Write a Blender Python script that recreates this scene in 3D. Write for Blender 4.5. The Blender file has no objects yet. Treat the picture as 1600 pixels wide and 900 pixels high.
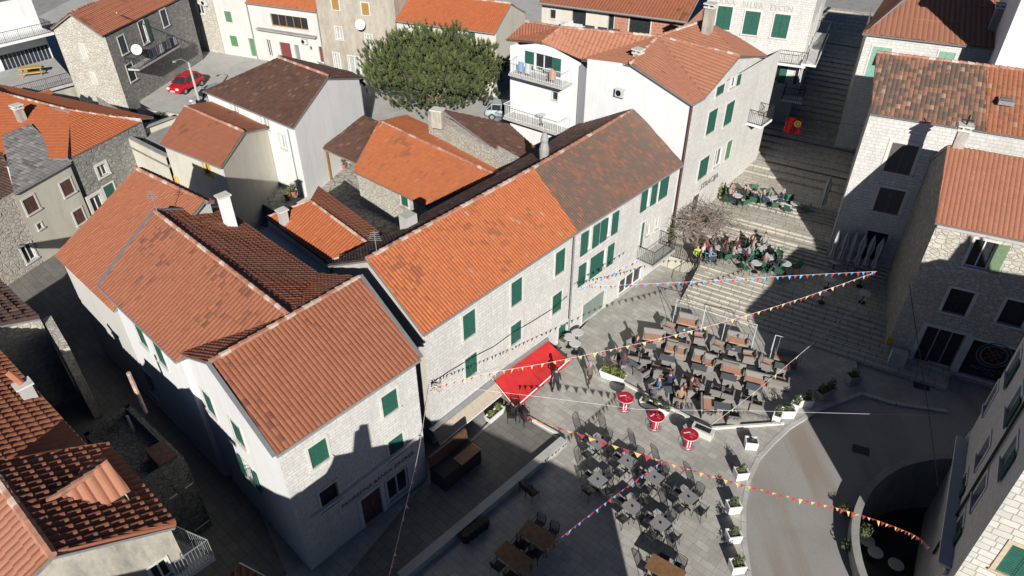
import bpy, bmesh, math, random
from mathutils import Vector, Matrix
from statistics import NormalDist
R=math.radians
random.seed(7)
S=bpy.context.scene
COL=S.collection
# ---------------------------------------------------------------- camera, sky, sun, exposure
F=1100.0; TH=R(36.25); CH=27.0
cam=bpy.data.cameras.new('camera'); camo=bpy.data.objects.new('camera',cam); COL.objects.link(camo)
camo.location=(0,0,CH); camo.rotation_euler=(R(90)-TH,0,0)
cam.sensor_width=36; cam.lens=F/1600*36; cam.clip_start=.5; cam.clip_end=2000; S.camera=camo
SUN_EL=R(25.3); SUN_DX=.085
w=bpy.data.worlds.new('World'); S.world=w; w.use_nodes=True
nt=w.node_tree; bg=nt.nodes['Background']; sky=nt.nodes.new('ShaderNodeTexSky')
sky.sky_type='NISHITA'; sky.sun_disc=False; sky.sun_elevation=SUN_EL
sky.sun_rotation=math.atan2(SUN_DX,-1)
sky.altitude=600; sky.air_density=.42; sky.dust_density=.1; sky.ozone_density=3
nt.links.new(sky.outputs[0],bg.inputs[0]); bg.inputs[1].default_value=.05
sl=bpy.data.lights.new('sun','SUN'); sl.energy=5.0; sl.angle=R(.5); sl.color=(1,.965,.915)
so=bpy.data.objects.new('sun',sl); COL.objects.link(so)
dvec=Vector((-SUN_DX,1,-math.tan(SUN_EL)*math.hypot(1,SUN_DX)))
so.rotation_euler=dvec.to_track_quat('-Z','Y').to_euler(); so.location=(0,-20,60)
S.view_settings.view_transform='Standard'; S.view_settings.look='None'
S.view_settings.exposure=.27; S.view_settings.gamma=1; S.view_settings.use_curve_mapping=False
S.render.engine='CYCLES'; S.cycles.diffuse_bounces=1; S.cycles.max_bounces=4
# ---------------------------------------------------------------- survey helpers
FW=Vector((0,math.cos(TH),-math.sin(TH))); UP=Vector((0,math.sin(TH),math.cos(TH)))
def ray(u,v): return FW+Vector((1,0,0))*((u-800)/F)-UP*((v-450)/F)
def P(u,v,z=0.0):
    d=ray(u,v); t=(z-CH)/d.z; return Vector((0,0,CH))+d*t
def on_plane(u,v,p0,n):
    d=ray(u,v); o=Vector((0,0,CH)); return o+d*((p0-o).dot(n)/d.dot(n))
def on_wall(u,v,p,q):
    n=Vector((q[1]-p[1],p[0]-q[0],0)).normalized(); return on_plane(u,v,Vector((p[0],p[1],0)),n)
def on_roof(u,v,A,B,deg):
    e=Vector((B.x-A.x,B.y-A.y,0)).normalized(); s=Vector((-e.y,e.x,0))
    n=e.cross(s*math.cos(R(deg))+Vector((0,0,1))*math.sin(R(deg))); return on_plane(u,v,A,n)
# ---------------------------------------------------------------- materials
MATS={}
def newmat(name):
    m=bpy.data.materials.new(name); m.use_nodes=True; b=m.node_tree.nodes['Principled BSDF']; return m,m.node_tree,b
class N:
    def __init__(s,nt): s.nt=nt
    def n(s,t,**k):
        x=s.nt.nodes.new('ShaderNode'+t)
        for a,b in k.items():
            if a.startswith('i_'): x.inputs[a[2:].replace('_',' ')].default_value=b
            else: setattr(x,a,b)
        return x
    def l(s,a,b): s.nt.links.new(a,b)
    def noise(s,vec,scale,detail=4,rough=.6):
        x=s.n('TexNoise'); x.inputs['Scale'].default_value=scale; x.inputs['Detail'].default_value=detail; x.inputs['Roughness'].default_value=rough
        if vec is not None: s.l(vec,x.inputs['Vector'])
        return x.outputs['Fac']
    def ramp(s,fac,p0,p1,c0=(0,0,0,1),c1=(1,1,1,1)):
        x=s.n('ValToRGB'); x.color_ramp.elements[0].position=p0; x.color_ramp.elements[1].position=p1
        x.color_ramp.elements[0].color=c0; x.color_ramp.elements[1].color=c1; s.l(fac,x.inputs[0]); return x.outputs[0]
    def mix(s,f,a,b,mode='MIX'):
        x=s.n('MixRGB',blend_type=mode)
        for i,q in zip((0,1,2),(f,a,b)):
            if hasattr(q,'is_linked') or hasattr(q,'links'): s.l(q,x.inputs[i])
            else: x.inputs[i].default_value=q if i==0 else (q[0],q[1],q[2],1)
        return x.outputs[0]
    def math(s,op,a,b=0.):
        x=s.n('Math',operation=op)
        for i,q in enumerate((a,b)):
            if hasattr(q,'links'): s.l(q,x.inputs[i])
            else: x.inputs[i].default_value=q
        return x.outputs[0]
def plain(name,col,rough=.7,metal=0,var=.12,scale=6):
    if name in MATS: return MATS[name]
    m,nt,b=newmat(name); g=N(nt)
    tc=g.n('TexCoord').outputs['Object']
    f=g.noise(tc,scale,3)
    c=g.mix(g.ramp(f,.3,.75),[x*(1-var) for x in col],[min(1,x*(1+var)) for x in col])
    g.l(c,b.inputs['Base Color']); b.inputs['Roughness'].default_value=rough; b.inputs['Metallic'].default_value=metal
    MATS[name]=m; return m
def tile(name,base,alt,dark=(.05,.035,.03),dark_amt=.25,patch=.35,light=None,light_amt=.0,dkm=.5):
    m,nt,b=newmat(name); g=N(nt)
    uv=g.n('UVMap').outputs[0]
    fl=g.n('VectorMath',operation='FLOOR'); g.l(uv,fl.inputs[0])
    wn=g.n('TexWhiteNoise',noise_dimensions='3D'); g.l(fl.outputs[0],wn.inputs['Vector'])
    r=wn.outputs['Value']
    tc=g.n('TexCoord').outputs['Object']
    big=g.noise(tc,patch,5,.65)
    med=g.noise(tc,2.3,4,.7)
    c=g.mix(r,base,alt)
    c=g.mix(g.ramp(med,.35,.7),c,g.mix(.35,c,(base[0]*.72,base[1]*.62,base[2]*.55)))
    # lichen / soot patches decided tile by tile
    th=g.math('ADD',big,g.math('MULTIPLY',g.math('SUBTRACT',r,.5),.34))
    t0=.5+.14*NormalDist().inv_cdf(1-dark_amt); dk=g.ramp(th,t0-.04,t0+.05)
    c=g.mix(g.math('MULTIPLY',dk,dkm),c,dark)
    wn2=g.n('TexWhiteNoise',noise_dimensions='3D'); 
    sc=g.n('VectorMath',operation='ADD'); g.l(fl.outputs[0],sc.inputs[0]); sc.inputs[1].default_value=(37.2,11.7,3); g.l(sc.outputs[0],wn2.inputs['Vector'])
    if light: c=g.mix(g.ramp(wn2.outputs['Value'],1-light_amt,1-light_amt+.02),c,light)
    fine=g.noise(tc,30,3)
    c=g.mix(g.math('MULTIPLY',g.ramp(fine,.4,.75),.35),c,(base[0]*.45,base[1]*.4,base[2]*.35))
    g.l(c,b.inputs['Base Color']); b.inputs['Roughness'].default_value=.82
    bp=g.n('Bump'); bp.inputs['Strength'].default_value=.25; bp.inputs['Distance'].default_value=.02; g.l(fine,bp.inputs['Height']); g.l(bp.outputs[0],b.inputs['Normal'])
    MATS[name]=m; return m
def blocks(name,c1,c2,mortar,bw=.5,bh=.24,ms=.014,stain=(.3,.28,.24),stain_amt=.35,bump=.4,obj=False,rot=0,warp=.03):
    m,nt,b=newmat(name); g=N(nt)
    tcn=g.n('TexCoord'); uv=tcn.outputs['Object'] if obj else g.n('UVMap').outputs[0]
    if obj and rot:
        mp=g.n('Mapping'); mp.inputs['Rotation'].default_value=(0,0,rot); g.l(uv,mp.inputs['Vector']); uv=mp.outputs[0]
    nz=g.n('TexNoise'); nz.inputs['Scale'].default_value=2.5; g.l(uv,nz.inputs['Vector'])
    off=g.n('VectorMath',operation='SCALE'); g.l(nz.outputs['Color'],off.inputs[0]); off.inputs['Scale'].default_value=warp
    ad=g.n('VectorMath',operation='ADD'); g.l(uv,ad.inputs[0]); g.l(off.outputs[0],ad.inputs[1])
    br=g.n('TexBrick'); g.l(ad.outputs[0],br.inputs['Vector'])
    br.inputs['Scale'].default_value=1; br.inputs['Brick Width'].default_value=bw; br.inputs['Row Height'].default_value=bh
    br.inputs['Mortar Size'].default_value=ms; br.inputs['Mortar Smooth'].default_value=.3
    br.inputs['Color1'].default_value=(*c1,1); br.inputs['Color2'].default_value=(*c2,1); br.inputs['Mortar'].default_value=(*mortar,1)
    br.squash=.7; br.squash_frequency=3; br.offset=.43
    ob=tcn.outputs['Object']
    big=g.noise(ob,.35,6,.7); med=g.noise(ob,3,4,.7)
    c=g.mix(g.math('MULTIPLY',g.ramp(big,.45,.75),stain_amt),br.outputs['Color'],stain)
    c=g.mix(g.math('MULTIPLY',g.ramp(med,.45,.75),.35),c,[x*.68 for x in c1])
    m2=g.n('Mapping'); m2.inputs['Scale'].default_value=(1.6,1.6,.18) if not obj else (.5,.5,.5); g.l(ob,m2.inputs['Vector']); sk_=g.noise(m2.outputs[0],1.3,6,.75)
    c=g.mix(g.math('MULTIPLY',g.ramp(sk_,.5,.72),.38),c,[x*.55 for x in c1])
    g.l(c,b.inputs['Base Color']); b.inputs['Roughness'].default_value=.85
    bp=g.n('Bump'); bp.inputs['Strength'].default_value=bump; bp.inputs['Distance'].default_value=.04
    h=g.math('SUBTRACT',g.math('MULTIPLY',med,.6),br.outputs['Fac']); g.l(h,bp.inputs['Height']); g.l(bp.outputs[0],b.inputs['Normal'])
    MATS[name]=m; return m
def rubble(name,c1,c2,mortar,scale=3.2,bump=.6):
    m,nt,b=newmat(name); g=N(nt)
    uv=g.n('UVMap').outputs[0]
    mp=g.n('Mapping'); mp.inputs['Scale'].default_value=(1,1.5,1); g.l(uv,mp.inputs['Vector'])
    v=g.n('TexVoronoi',feature='DISTANCE_TO_EDGE'); v.inputs['Scale'].default_value=scale; g.l(mp.outputs[0],v.inputs['Vector'])
    v2=g.n('TexVoronoi'); v2.inputs['Scale'].default_value=scale; g.l(mp.outputs[0],v2.inputs['Vector'])
    sx=g.n('SeparateXYZ'); g.l(v2.outputs['Color'],sx.inputs[0])
    edge=g.ramp(v.outputs['Distance'],.02,.09)
    c=g.mix(sx.outputs[0],c1,c2)
    ob=g.n('TexCoord').outputs['Object']; big=g.noise(ob,.5,6,.7)
    c=g.mix(edge,mortar,c); c=g.mix(g.math('MULTIPLY',g.ramp(big,.45,.75),.4),c,[x*.6 for x in c2])
    g.l(c,b.inputs['Base Color']); b.inputs['Roughness'].default_value=.9
    bp=g.n('Bump'); bp.inputs['Strength'].default_value=bump; bp.inputs['Distance'].default_value=.05; g.l(edge,bp.inputs['Height']); g.l(bp.outputs[0],b.inputs['Normal'])
    MATS[name]=m; return m
def plaster(name,col,stain,amt=.4,scale=.5,thr=.5):
    m,nt,b=newmat(name); g=N(nt)
    ob=g.n('TexCoord').outputs['Object']
    mp=g.n('Mapping'); mp.inputs['Scale'].default_value=(1,1,.45); g.l(ob,mp.inputs['Vector'])
    big=g.noise(mp.outputs[0],scale,7,.72); fine=g.noise(ob,14,4,.7); mid=g.noise(mp.outputs[0],2.2,6,.75)
    c=g.mix(g.math('MULTIPLY',g.ramp(big,thr,thr+.2),amt),col,stain)
    c=g.mix(g.math('MULTIPLY',g.ramp(mid,.52,.72),amt*.6),c,[x*.75 for x in stain])
    c=g.mix(g.math('MULTIPLY',g.ramp(fine,.4,.8),.12),c,stain)
    m2=g.n('Mapping'); m2.inputs['Scale'].default_value=(1.8,1.8,.14); g.l(ob,m2.inputs['Vector']); sk_=g.noise(m2.outputs[0],1.2,6,.78)
    c=g.mix(g.math('MULTIPLY',g.ramp(sk_,.5,.75),.3),c,[x*.75 for x in stain])
    g.l(c,b.inputs['Base Color']); b.inputs['Roughness'].default_value=.9
    bp=g.n('Bump'); bp.inputs['Strength'].default_value=.15; bp.inputs['Distance'].default_value=.02; g.l(fine,bp.inputs['Height']); g.l(bp.outputs[0],b.inputs['Normal'])
    MATS[name]=m; return m
def asphalt():
    m,nt,b=newmat('asphalt'); g=N(nt); ob=g.n('TexCoord').outputs['Object']
    mp=g.n('Mapping'); mp.inputs['Scale'].default_value=(1.1,.16,1); mp.inputs['Rotation'].default_value=(0,0,R(8)); g.l(ob,mp.inputs['Vector'])
    wear=g.noise(mp.outputs[0],.55,4,.6); sp=g.noise(ob,22,4,.8); big=g.noise(ob,.3,5)
    c=g.mix(g.ramp(sp,.3,.75),(.27,.26,.24),(.4,.385,.355))
    c=g.mix(g.math('MULTIPLY',g.ramp(wear,.5,.7),.5),c,(.23,.165,.105))
    c=g.mix(g.math('MULTIPLY',g.ramp(big,.5,.7),.35),c,(.19,.18,.165))
    g.l(c,b.inputs['Base Color']); b.inputs['Roughness'].default_value=.9; MATS['asphalt']=m
asphalt()
tile('tile_terracotta',(.37,.14,.075),(.33,.12,.063),dark_amt=.06,patch=.5)
tile('tile_new_orange',(.47,.175,.09),(.43,.155,.08),dark_amt=.02,patch=.5)
tile('tile_old_orange',(.56,.18,.068),(.47,.145,.06),dark=(.2,.09,.05),dark_amt=.12,patch=.5,light=(.45,.3,.2),light_amt=.012)
tile('tile_lichen',(.25,.14,.10),(.2,.115,.085),dark=(.14,.115,.09),dark_amt=.62,patch=.45,light=(.36,.13,.075),light_amt=.07,dkm=.75)
tile('tile_brown',(.15,.075,.05),(.11,.055,.038),dark_amt=.25,patch=.8,light=(.2,.12,.09),light_amt=.05)
tile('tile_old_dark',(.15,.085,.065),(.10,.06,.05),dark=(.05,.04,.035),dark_amt=.4,patch=.6,light=(.25,.13,.09),light_amt=.1)
tile('tile_bright',(.53,.16,.06),(.48,.138,.052),dark_amt=.02,patch=.5)
tile('tile_patched',(.36,.19,.125),(.29,.15,.1),dark=(.13,.105,.085),dark_amt=.62,patch=.3,light=(.45,.3,.2),light_amt=.05,dkm=.85)
tile('tile_faded',(.46,.19,.1),(.4,.16,.085),dark=(.2,.12,.08),dark_amt=.2,patch=.6,light=(.45,.3,.2),light_amt=.04)
tile('tile_slate',(.3,.295,.28),(.24,.235,.225),dark=(.07,.07,.068),dark_amt=.2,patch=.8,light=(.36,.35,.33),light_amt=.15)
tile('tile_salmon',(.45,.2,.12),(.41,.175,.105),dark_amt=.02,patch=.5)
tile('tile_metal_red',(.17,.05,.045),(.16,.045,.04),dark_amt=.02,patch=.5)
blocks('stone_white',(.72,.7,.655),(.63,.615,.575),(.4,.385,.355),.38,.165,.01,stain=(.45,.43,.39),stain_amt=.45)
blocks('stone_ashlar',(.7,.685,.64),(.6,.59,.555),(.4,.385,.355),.42,.2,.012,stain=(.45,.43,.39),stain_amt=.4)
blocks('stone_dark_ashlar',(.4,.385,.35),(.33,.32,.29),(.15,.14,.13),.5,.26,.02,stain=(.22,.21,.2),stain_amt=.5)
blocks('stone_big',(.68,.65,.58),(.55,.53,.48),(.3,.27,.22),.6,.3,.02,stain=(.45,.4,.32),stain_amt=.3,warp=.08)
rubble('rubble_light',(.62,.58,.49),(.5,.46,.385),(.4,.37,.31))
rubble('rubble_grey',(.36,.35,.32),(.25,.245,.225),(.2,.195,.18),scale=2.8)
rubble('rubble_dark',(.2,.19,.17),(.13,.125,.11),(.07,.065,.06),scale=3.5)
plaster('plaster_white',(.8,.8,.78),(.62,.61,.58),.3)
plaster('plaster_cream',(.62,.585,.5),(.45,.41,.34),.45)
plaster('plaster_offwhite',(.62,.61,.57),(.5,.48,.44),.4)
plaster('plaster_warm',(.62,.59,.49),(.46,.42,.34),.5)
plaster('plaster_old',(.5,.45,.37),(.27,.235,.19),.75,.45,.42)
plaster('plaster_mould',(.5,.46,.38),(.2,.19,.17),.8,.6,.45)
plaster('concrete',(.36,.35,.33),(.2,.195,.18),.6,.7,.45)
plaster('concrete_pale',(.5,.49,.46),(.33,.32,.3),.5,.7,.45)
blocks('paving',(.52,.5,.445),(.39,.375,.335),(.25,.24,.215),.62,.34,.01,stain=(.2,.19,.165),stain_amt=.6,bump=.12,obj=True,rot=R(42),warp=.02)
blocks('step_stone',(.56,.525,.44),(.46,.43,.37),(.17,.155,.13),.9,.42,.022,stain=(.25,.235,.2),stain_amt=.4,bump=.3,obj=True,rot=R(31),warp=.02)
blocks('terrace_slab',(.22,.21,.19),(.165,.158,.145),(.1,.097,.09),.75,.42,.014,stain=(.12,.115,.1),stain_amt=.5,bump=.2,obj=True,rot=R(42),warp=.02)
rubble('crazy_paving',(.5,.47,.41),(.42,.4,.35),(.17,.16,.14),scale=1.5,bump=.2)
GREEN=plain('green_paint',(.025,.115,.085),.55,var=.2)
GREEN2=plain('light_green_paint',(.1,.24,.13),.6,var=.2)
BROWN=plain('brown_paint',(.12,.055,.045),.6,var=.2)
TAN=plain('varnished_wood',(.36,.17,.055),.5,var=.25)
YEL=plain('yellow_paint',(.72,.48,.1),.6)
WHITE=plain('white_paint',(.78,.78,.76),.5,var=.05)
GLASS=plain('window_glass',(.03,.035,.04),.12,var=.3)
CURT=plain('lace_curtain',(.4,.43,.4),.6,var=.3)
DARKM=plain('dark_metal',(.03,.03,.033),.5,.6)
GREYM=plain('galvanised_metal',(.42,.43,.44),.45,.6)
GUTTER=plain('gutter_grey',(.3,.3,.3),.5,.3)
STRIM=plain('stone_trim',(.66,.64,.58),.8)
RIDGEM=plain('ridge_tile',(.42,.2,.13),.85,var=.35,scale=3)
RIDGEP=plain('ridge_mortar',(.55,.42,.34),.9,var=.3,scale=3)
TERRA=plain('terracotta_pot',(.4,.15,.08),.8)
WOODD=plain('dark_wood',(.12,.06,.035),.6,var=.3)
REDP=plain('red_paint',(.6,.015,.02),.35)
# ---------------------------------------------------------------- mesh helpers
class MB:
    def __init__(s): s.v=[];s.f=[];s.uv=[];s.mi=[]
    def vert(s,p): s.v.append(tuple(p)); return len(s.v)-1
    def face(s,pts,uvs=None,mi=0):
        idx=[s.vert(p) for p in pts]; s.f.append(idx); s.uv.append(uvs or [(0,0)]*len(pts)); s.mi.append(mi)
    def box(s,c,x,y,z,mi=0):
        # c corner origin, x,y,z edge vectors
        c=Vector(c);x=Vector(x);y=Vector(y);z=Vector(z)
        if x.cross(y).dot(z)<0: c=c+x; x=-x
        lx,ly,lz=x.length,y.length,z.length
        def q(a,b,cc,d,ul,vl): s.face([a,b,cc,d],[(0,0),(ul,0),(ul,vl),(0,vl)],mi)
        q(c,c+y,c+x+y,c+x,ly,lx); q(c+z,c+z+x,c+z+x+y,c+z+y,lx,ly)
        q(c,c+x,c+x+z,c+z,lx,lz); q(c+x,c+x+y,c+x+y+z,c+x+z,ly,lz)
        q(c+x+y,c+y,c+y+z,c+x+y+z,lx,lz); q(c+y,c,c+z,c+y+z,ly,lz)
    def cbox(s,cx,cy,z0,sx,sy,sz,mi=0,rot=0):
        a=Vector((math.cos(rot),math.sin(rot),0));b=Vector((-a.y,a.x,0))
        s.box(Vector((cx,cy,z0))-a*sx/2-b*sy/2,a*sx,b*sy,(0,0,sz),mi)
    def tube(s,pts,r,n=6,mi=0,cap=True):
        pts=[Vector(p) for p in pts]; rs=r if isinstance(r,(list,tuple)) else [r]*len(pts)
        rings=[]
        for i,p in enumerate(pts):
            d=(pts[min(i+1,len(pts)-1)]-pts[max(i-1,0)])
            if d.length<1e-9: d=Vector((0,0,1))
            d.normalize(); u=d.orthogonal() if abs(d.z)>.99 else d.cross(Vector((0,0,1))); u.normalize(); w=d.cross(u)
            rings.append([s.vert(p+(u*math.cos(2*math.pi*k/n)+w*math.sin(2*math.pi*k/n))*rs[i]) for k in range(n)])
        for i in range(len(pts)-1):
            for k in range(n):
                s.f.append([rings[i][k],rings[i][(k+1)%n],rings[i+1][(k+1)%n],rings[i+1][k]]); s.uv.append([(0,0)]*4); s.mi.append(mi)
        if cap:
            s.f.append(rings[0][::-1]);s.uv.append([(0,0)]*n);s.mi.append(mi)
            s.f.append(rings[-1]);s.uv.append([(0,0)]*n);s.mi.append(mi)
    def lathe(s,c,prof,n=16,mi=0,cap=True):
        c=Vector(c); rings=[]
        for r,z in prof: rings.append([s.vert(c+Vector((r*math.cos(2*math.pi*k/n),r*math.sin(2*math.pi*k/n),z))) for k in range(n)])
        for i in range(len(prof)-1):
            for k in range(n):
                s.f.append([rings[i][k],rings[i][(k+1)%n],rings[i+1][(k+1)%n],rings[i+1][k]]); s.uv.append([(0,0)]*4); s.mi.append(mi)
        if cap:
            s.f.append(rings[0][::-1]);s.uv.append([(0,0)]*n);s.mi.append(mi); s.f.append(rings[-1]);s.uv.append([(0,0)]*n);s.mi.append(mi)
    def prism(s,pts,z0,z1,mi=0,mi_side=None):
        pts=[(p[0],p[1]) for p in pts]
        ar=sum(pts[i][0]*pts[(i+1)%len(pts)][1]-pts[(i+1)%len(pts)][0]*pts[i][1] for i in range(len(pts)))
        if ar<0: pts=pts[::-1]
        t=[z1(p) if callable(z1) else z1 for p in pts]
        s.face([(p[0],p[1],a) for p,a in zip(pts,t)],[(p[0],p[1]) for p in pts],mi)
        ms=mi if mi_side is None else mi_side
        for i in range(len(pts)):
            j=(i+1)%len(pts); a,b=pts[i],pts[j]; L=math.hypot(a[0]-b[0],a[1]-b[1])
            s.face([(a[0],a[1],z0),(b[0],b[1],z0),(b[0],b[1],t[j]),(a[0],a[1],t[i])],[(0,0),(L,0),(L,t[j]-z0),(0,t[i]-z0)],ms)
    def mesh(s,name,mats,smooth=False):
        me=bpy.data.meshes.new(name); me.from_pydata(s.v,[],s.f)
        ul=me.uv_layers.new(name='UVMap'); k=0
        flat=[c for u in s.uv for p in u for c in p]
        if len(flat)==len(ul.data)*2: ul.data.foreach_set('uv',flat)
        for m in mats: me.materials.append(MATS[m] if isinstance(m,str) else m)
        me.polygons.foreach_set('material_index',s.mi)
        if smooth: me.polygons.foreach_set('use_smooth',[True]*len(me.polygons))
        me.update(); return me
    def build(s,name,mats,parent=None,smooth=False,loc=None,rz=0):
        if not isinstance(mats,(list,tuple)): mats=[mats]
        o=bpy.data.objects.new(name,s.mesh(name,mats,smooth)); COL.objects.link(o)
        if parent is not None:
            o.parent=parent
            if loc is None: o.matrix_parent_inverse=root_inv(parent)
        if loc is not None: o.location=loc
        if rz: o.rotation_euler=(0,0,rz)
        return o
def root_inv(o):
    M=Matrix.Identity(4)
    chain=[]
    while o is not None: chain.append(o); o=o.parent
    for c in reversed(chain): M=M@(c.matrix_parent_inverse@c.matrix_basis if c.parent else c.matrix_basis)
    return M.inverted()
def tag(o,label=None,cat=None,group=None,kind=None):
    if label: o['label']=label
    if cat: o['category']=cat
    if group: o['group']=group
    if kind: o['kind']=kind
    return o
def empty(name,loc=(0,0,0),rz=0,**k):
    o=bpy.data.objects.new(name,None); COL.objects.link(o); o.location=loc; o.rotation_euler=(0,0,rz); o.empty_display_size=.2
    return tag(o,**k)
def copy_tree(o,parent=None):
    c=o.copy(); COL.objects.link(c); c.parent=parent
    for ch in list(o.children): copy_tree(ch,c)
    return c
# ---------------------------------------------------------------- tiles
def tile_plane(mb,poly,p=.24,c=.38,amp=.04,lift=.022,jit=.006,mi=0,edir=None):
    """poly: convex 3D polygon, first edge = eave"""
    poly=[Vector(q) for q in poly]; e=(poly[1]-poly[0]).normalized()
    n=None
    for i in range(2,len(poly)):
        n=e.cross(poly[i]-poly[0])
        if n.length>.05: break
    n.normalize()
    if n.z<0: n=-n
    sdir=n.cross(e).normalized()
    if sdir.z<0: sdir=-sdir
    if edir is not None:
        e=(edir-n*edir.dot(n)).normalized(); sdir=n.cross(e).normalized()
        if sdir.z<0: sdir=-sdir
    e=sdir.cross(n)
    uv=[((q-poly[0]).dot(e),(q-poly[0]).dot(sdir)) for q in poly]
    u0=min(a for a,b in uv);u1=max(a for a,b in uv)
    step=p/4; ks=range(int(math.floor(u0/step)),int(math.ceil(u1/step))+1)
    prof=[0,.75,1,.75]
    rng=random.Random(int(poly[0].x*100))
    cols=[]
    for k in ks:
        u=min(max(k*step,u0+1e-4),u1-1e-4); vs=[]
        for i in range(len(uv)):
            (a,b),(a2,b2)=uv[i],uv[(i+1)%len(uv)]
            if (a-u)*(a2-u)<=0 and abs(a-a2)>1e-9: vs.append(b+(b2-b)*(u-a)/(a2-a))
        if len(vs)<2: continue
        cols.append((k,u,min(vs),max(vs)))
    if not cols: return
    vmin=min(q[2] for q in cols); vmax=max(q[3] for q in cols)
    rows=range(int(math.floor(vmin/c)),int(math.ceil(vmax/c))+1)
    O=poly[0]; tj={}
    for r in rows:
        prev=None
        for (k,u,lo,hi) in cols:
            t=(k//4,r)
            if t not in tj: tj[t]=(rng.uniform(-jit,jit),rng.uniform(-.008,.008))
            jz,jv=tj[t]
            vb=min(max(r*c+jv,lo),hi); vt=min(max((r+1)*c+jv,lo),hi)
            h=prof[k%4]*amp+jz+.016*math.sin(u*1.1+poly[0].x)*math.sin(vb*1.3+poly[0].y)
            a=O+e*u+sdir*vb+n*(h+lift); b=O+e*u+sdir*vt+n*h; a0=O+e*u+sdir*vb+n*(h-.03)
            cur=(a,b,a0,u,vb,vt)
            if prev is not None and (vt-vb>1e-4 or prev[5]-prev[4]>1e-4):
                kk=(k-1)//4
                U0,U1=kk+.1+.2*((k-1)%4),kk+.1+.2*((k-1)%4)+.18
                mb.face([prev[0],a,b,prev[1]],[(U0,r+.2),(U1,r+.2),(U1,r+.8),(U0,r+.8)],mi)
                mb.face([prev[2],a0,a,prev[0]],[(U0,r+.2),(U1,r+.2),(U1,r+.3),(U0,r+.3)],mi)
            prev=cur
def slab_under(mb,poly,th=.12,mi=0):
    poly=[Vector(q) for q in poly]; n=(poly[1]-poly[0]).cross(poly[2]-poly[0]).normalized()
    if n.z<0: poly=poly[::-1]; n=-n
    top=[q-n*.045 for q in poly]; bot=[q-n*(th) for q in poly]
    mb.face(top,None,mi); mb.face(bot[::-1],None,mi)
    for i in range(len(poly)):
        j=(i+1)%len(poly); mb.face([bot[i],bot[j],top[j],top[i]],None,mi)
def ridge(parent,a,b,r=.11,mats=('ridge_tile','ridge_mortar'),name='ridge_cap'):
    a=Vector(a);b=Vector(b);L=(b-a).length;n=max(1,int(L/.4)); mb=MB()
    for i in range(n):
        p=a.lerp(b,i/n);q=a.lerp(b,(i+1)/n)
        mb.tube([p+Vector((0,0,.03)),q+Vector((0,0,.01))],[r*1.12,r*.9],7,random.choice([0,0,1]),cap=True)
    return mb.build(name,[MATS[m] for m in mats],parent)
def planar(poly):
    poly=[Vector(q) for q in poly]; A,B=poly[0],poly[1]; c=sum((q for q in poly[2:]),Vector())/(len(poly)-2)
    n=(B-A).cross(c-A).normalized()
    if abs(n.z)<.2: return poly
    return [A,B]+[Vector((q.x,q.y,A.z-((q.x-A.x)*n.x+(q.y-A.y)*n.y)/n.z)) for q in poly[2:]]
def roof(parent,poly,mat,trim='gutter_grey',name='roof',over=None,**k):
    mb=MB()
    if k.pop('tri',False):
        ed=(Vector(poly[1])-Vector(poly[0])).normalized()
        for i in range(1,len(poly)-1):
            t=[poly[0],poly[i],poly[i+1]]; tile_plane(mb,t,edir=ed,**k); slab_under(mb,t,.14,1)
        return mb.build(name,[MATS[mat],MATS[trim]],parent)
    poly=planar(poly); tile_plane(mb,poly,**k); slab_under(mb,poly,.14,1)
    return mb.build(name,[MATS[mat],MATS[trim]],parent)
def gutter(parent,a,b,r=.07,mat='gutter_grey'):
    mb=MB(); mb.tube([Vector(a)+Vector((0,0,-.06)),Vector(b)+Vector((0,0,-.06))],r,6); return mb.build('gutter',MATS[mat],parent)
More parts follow.
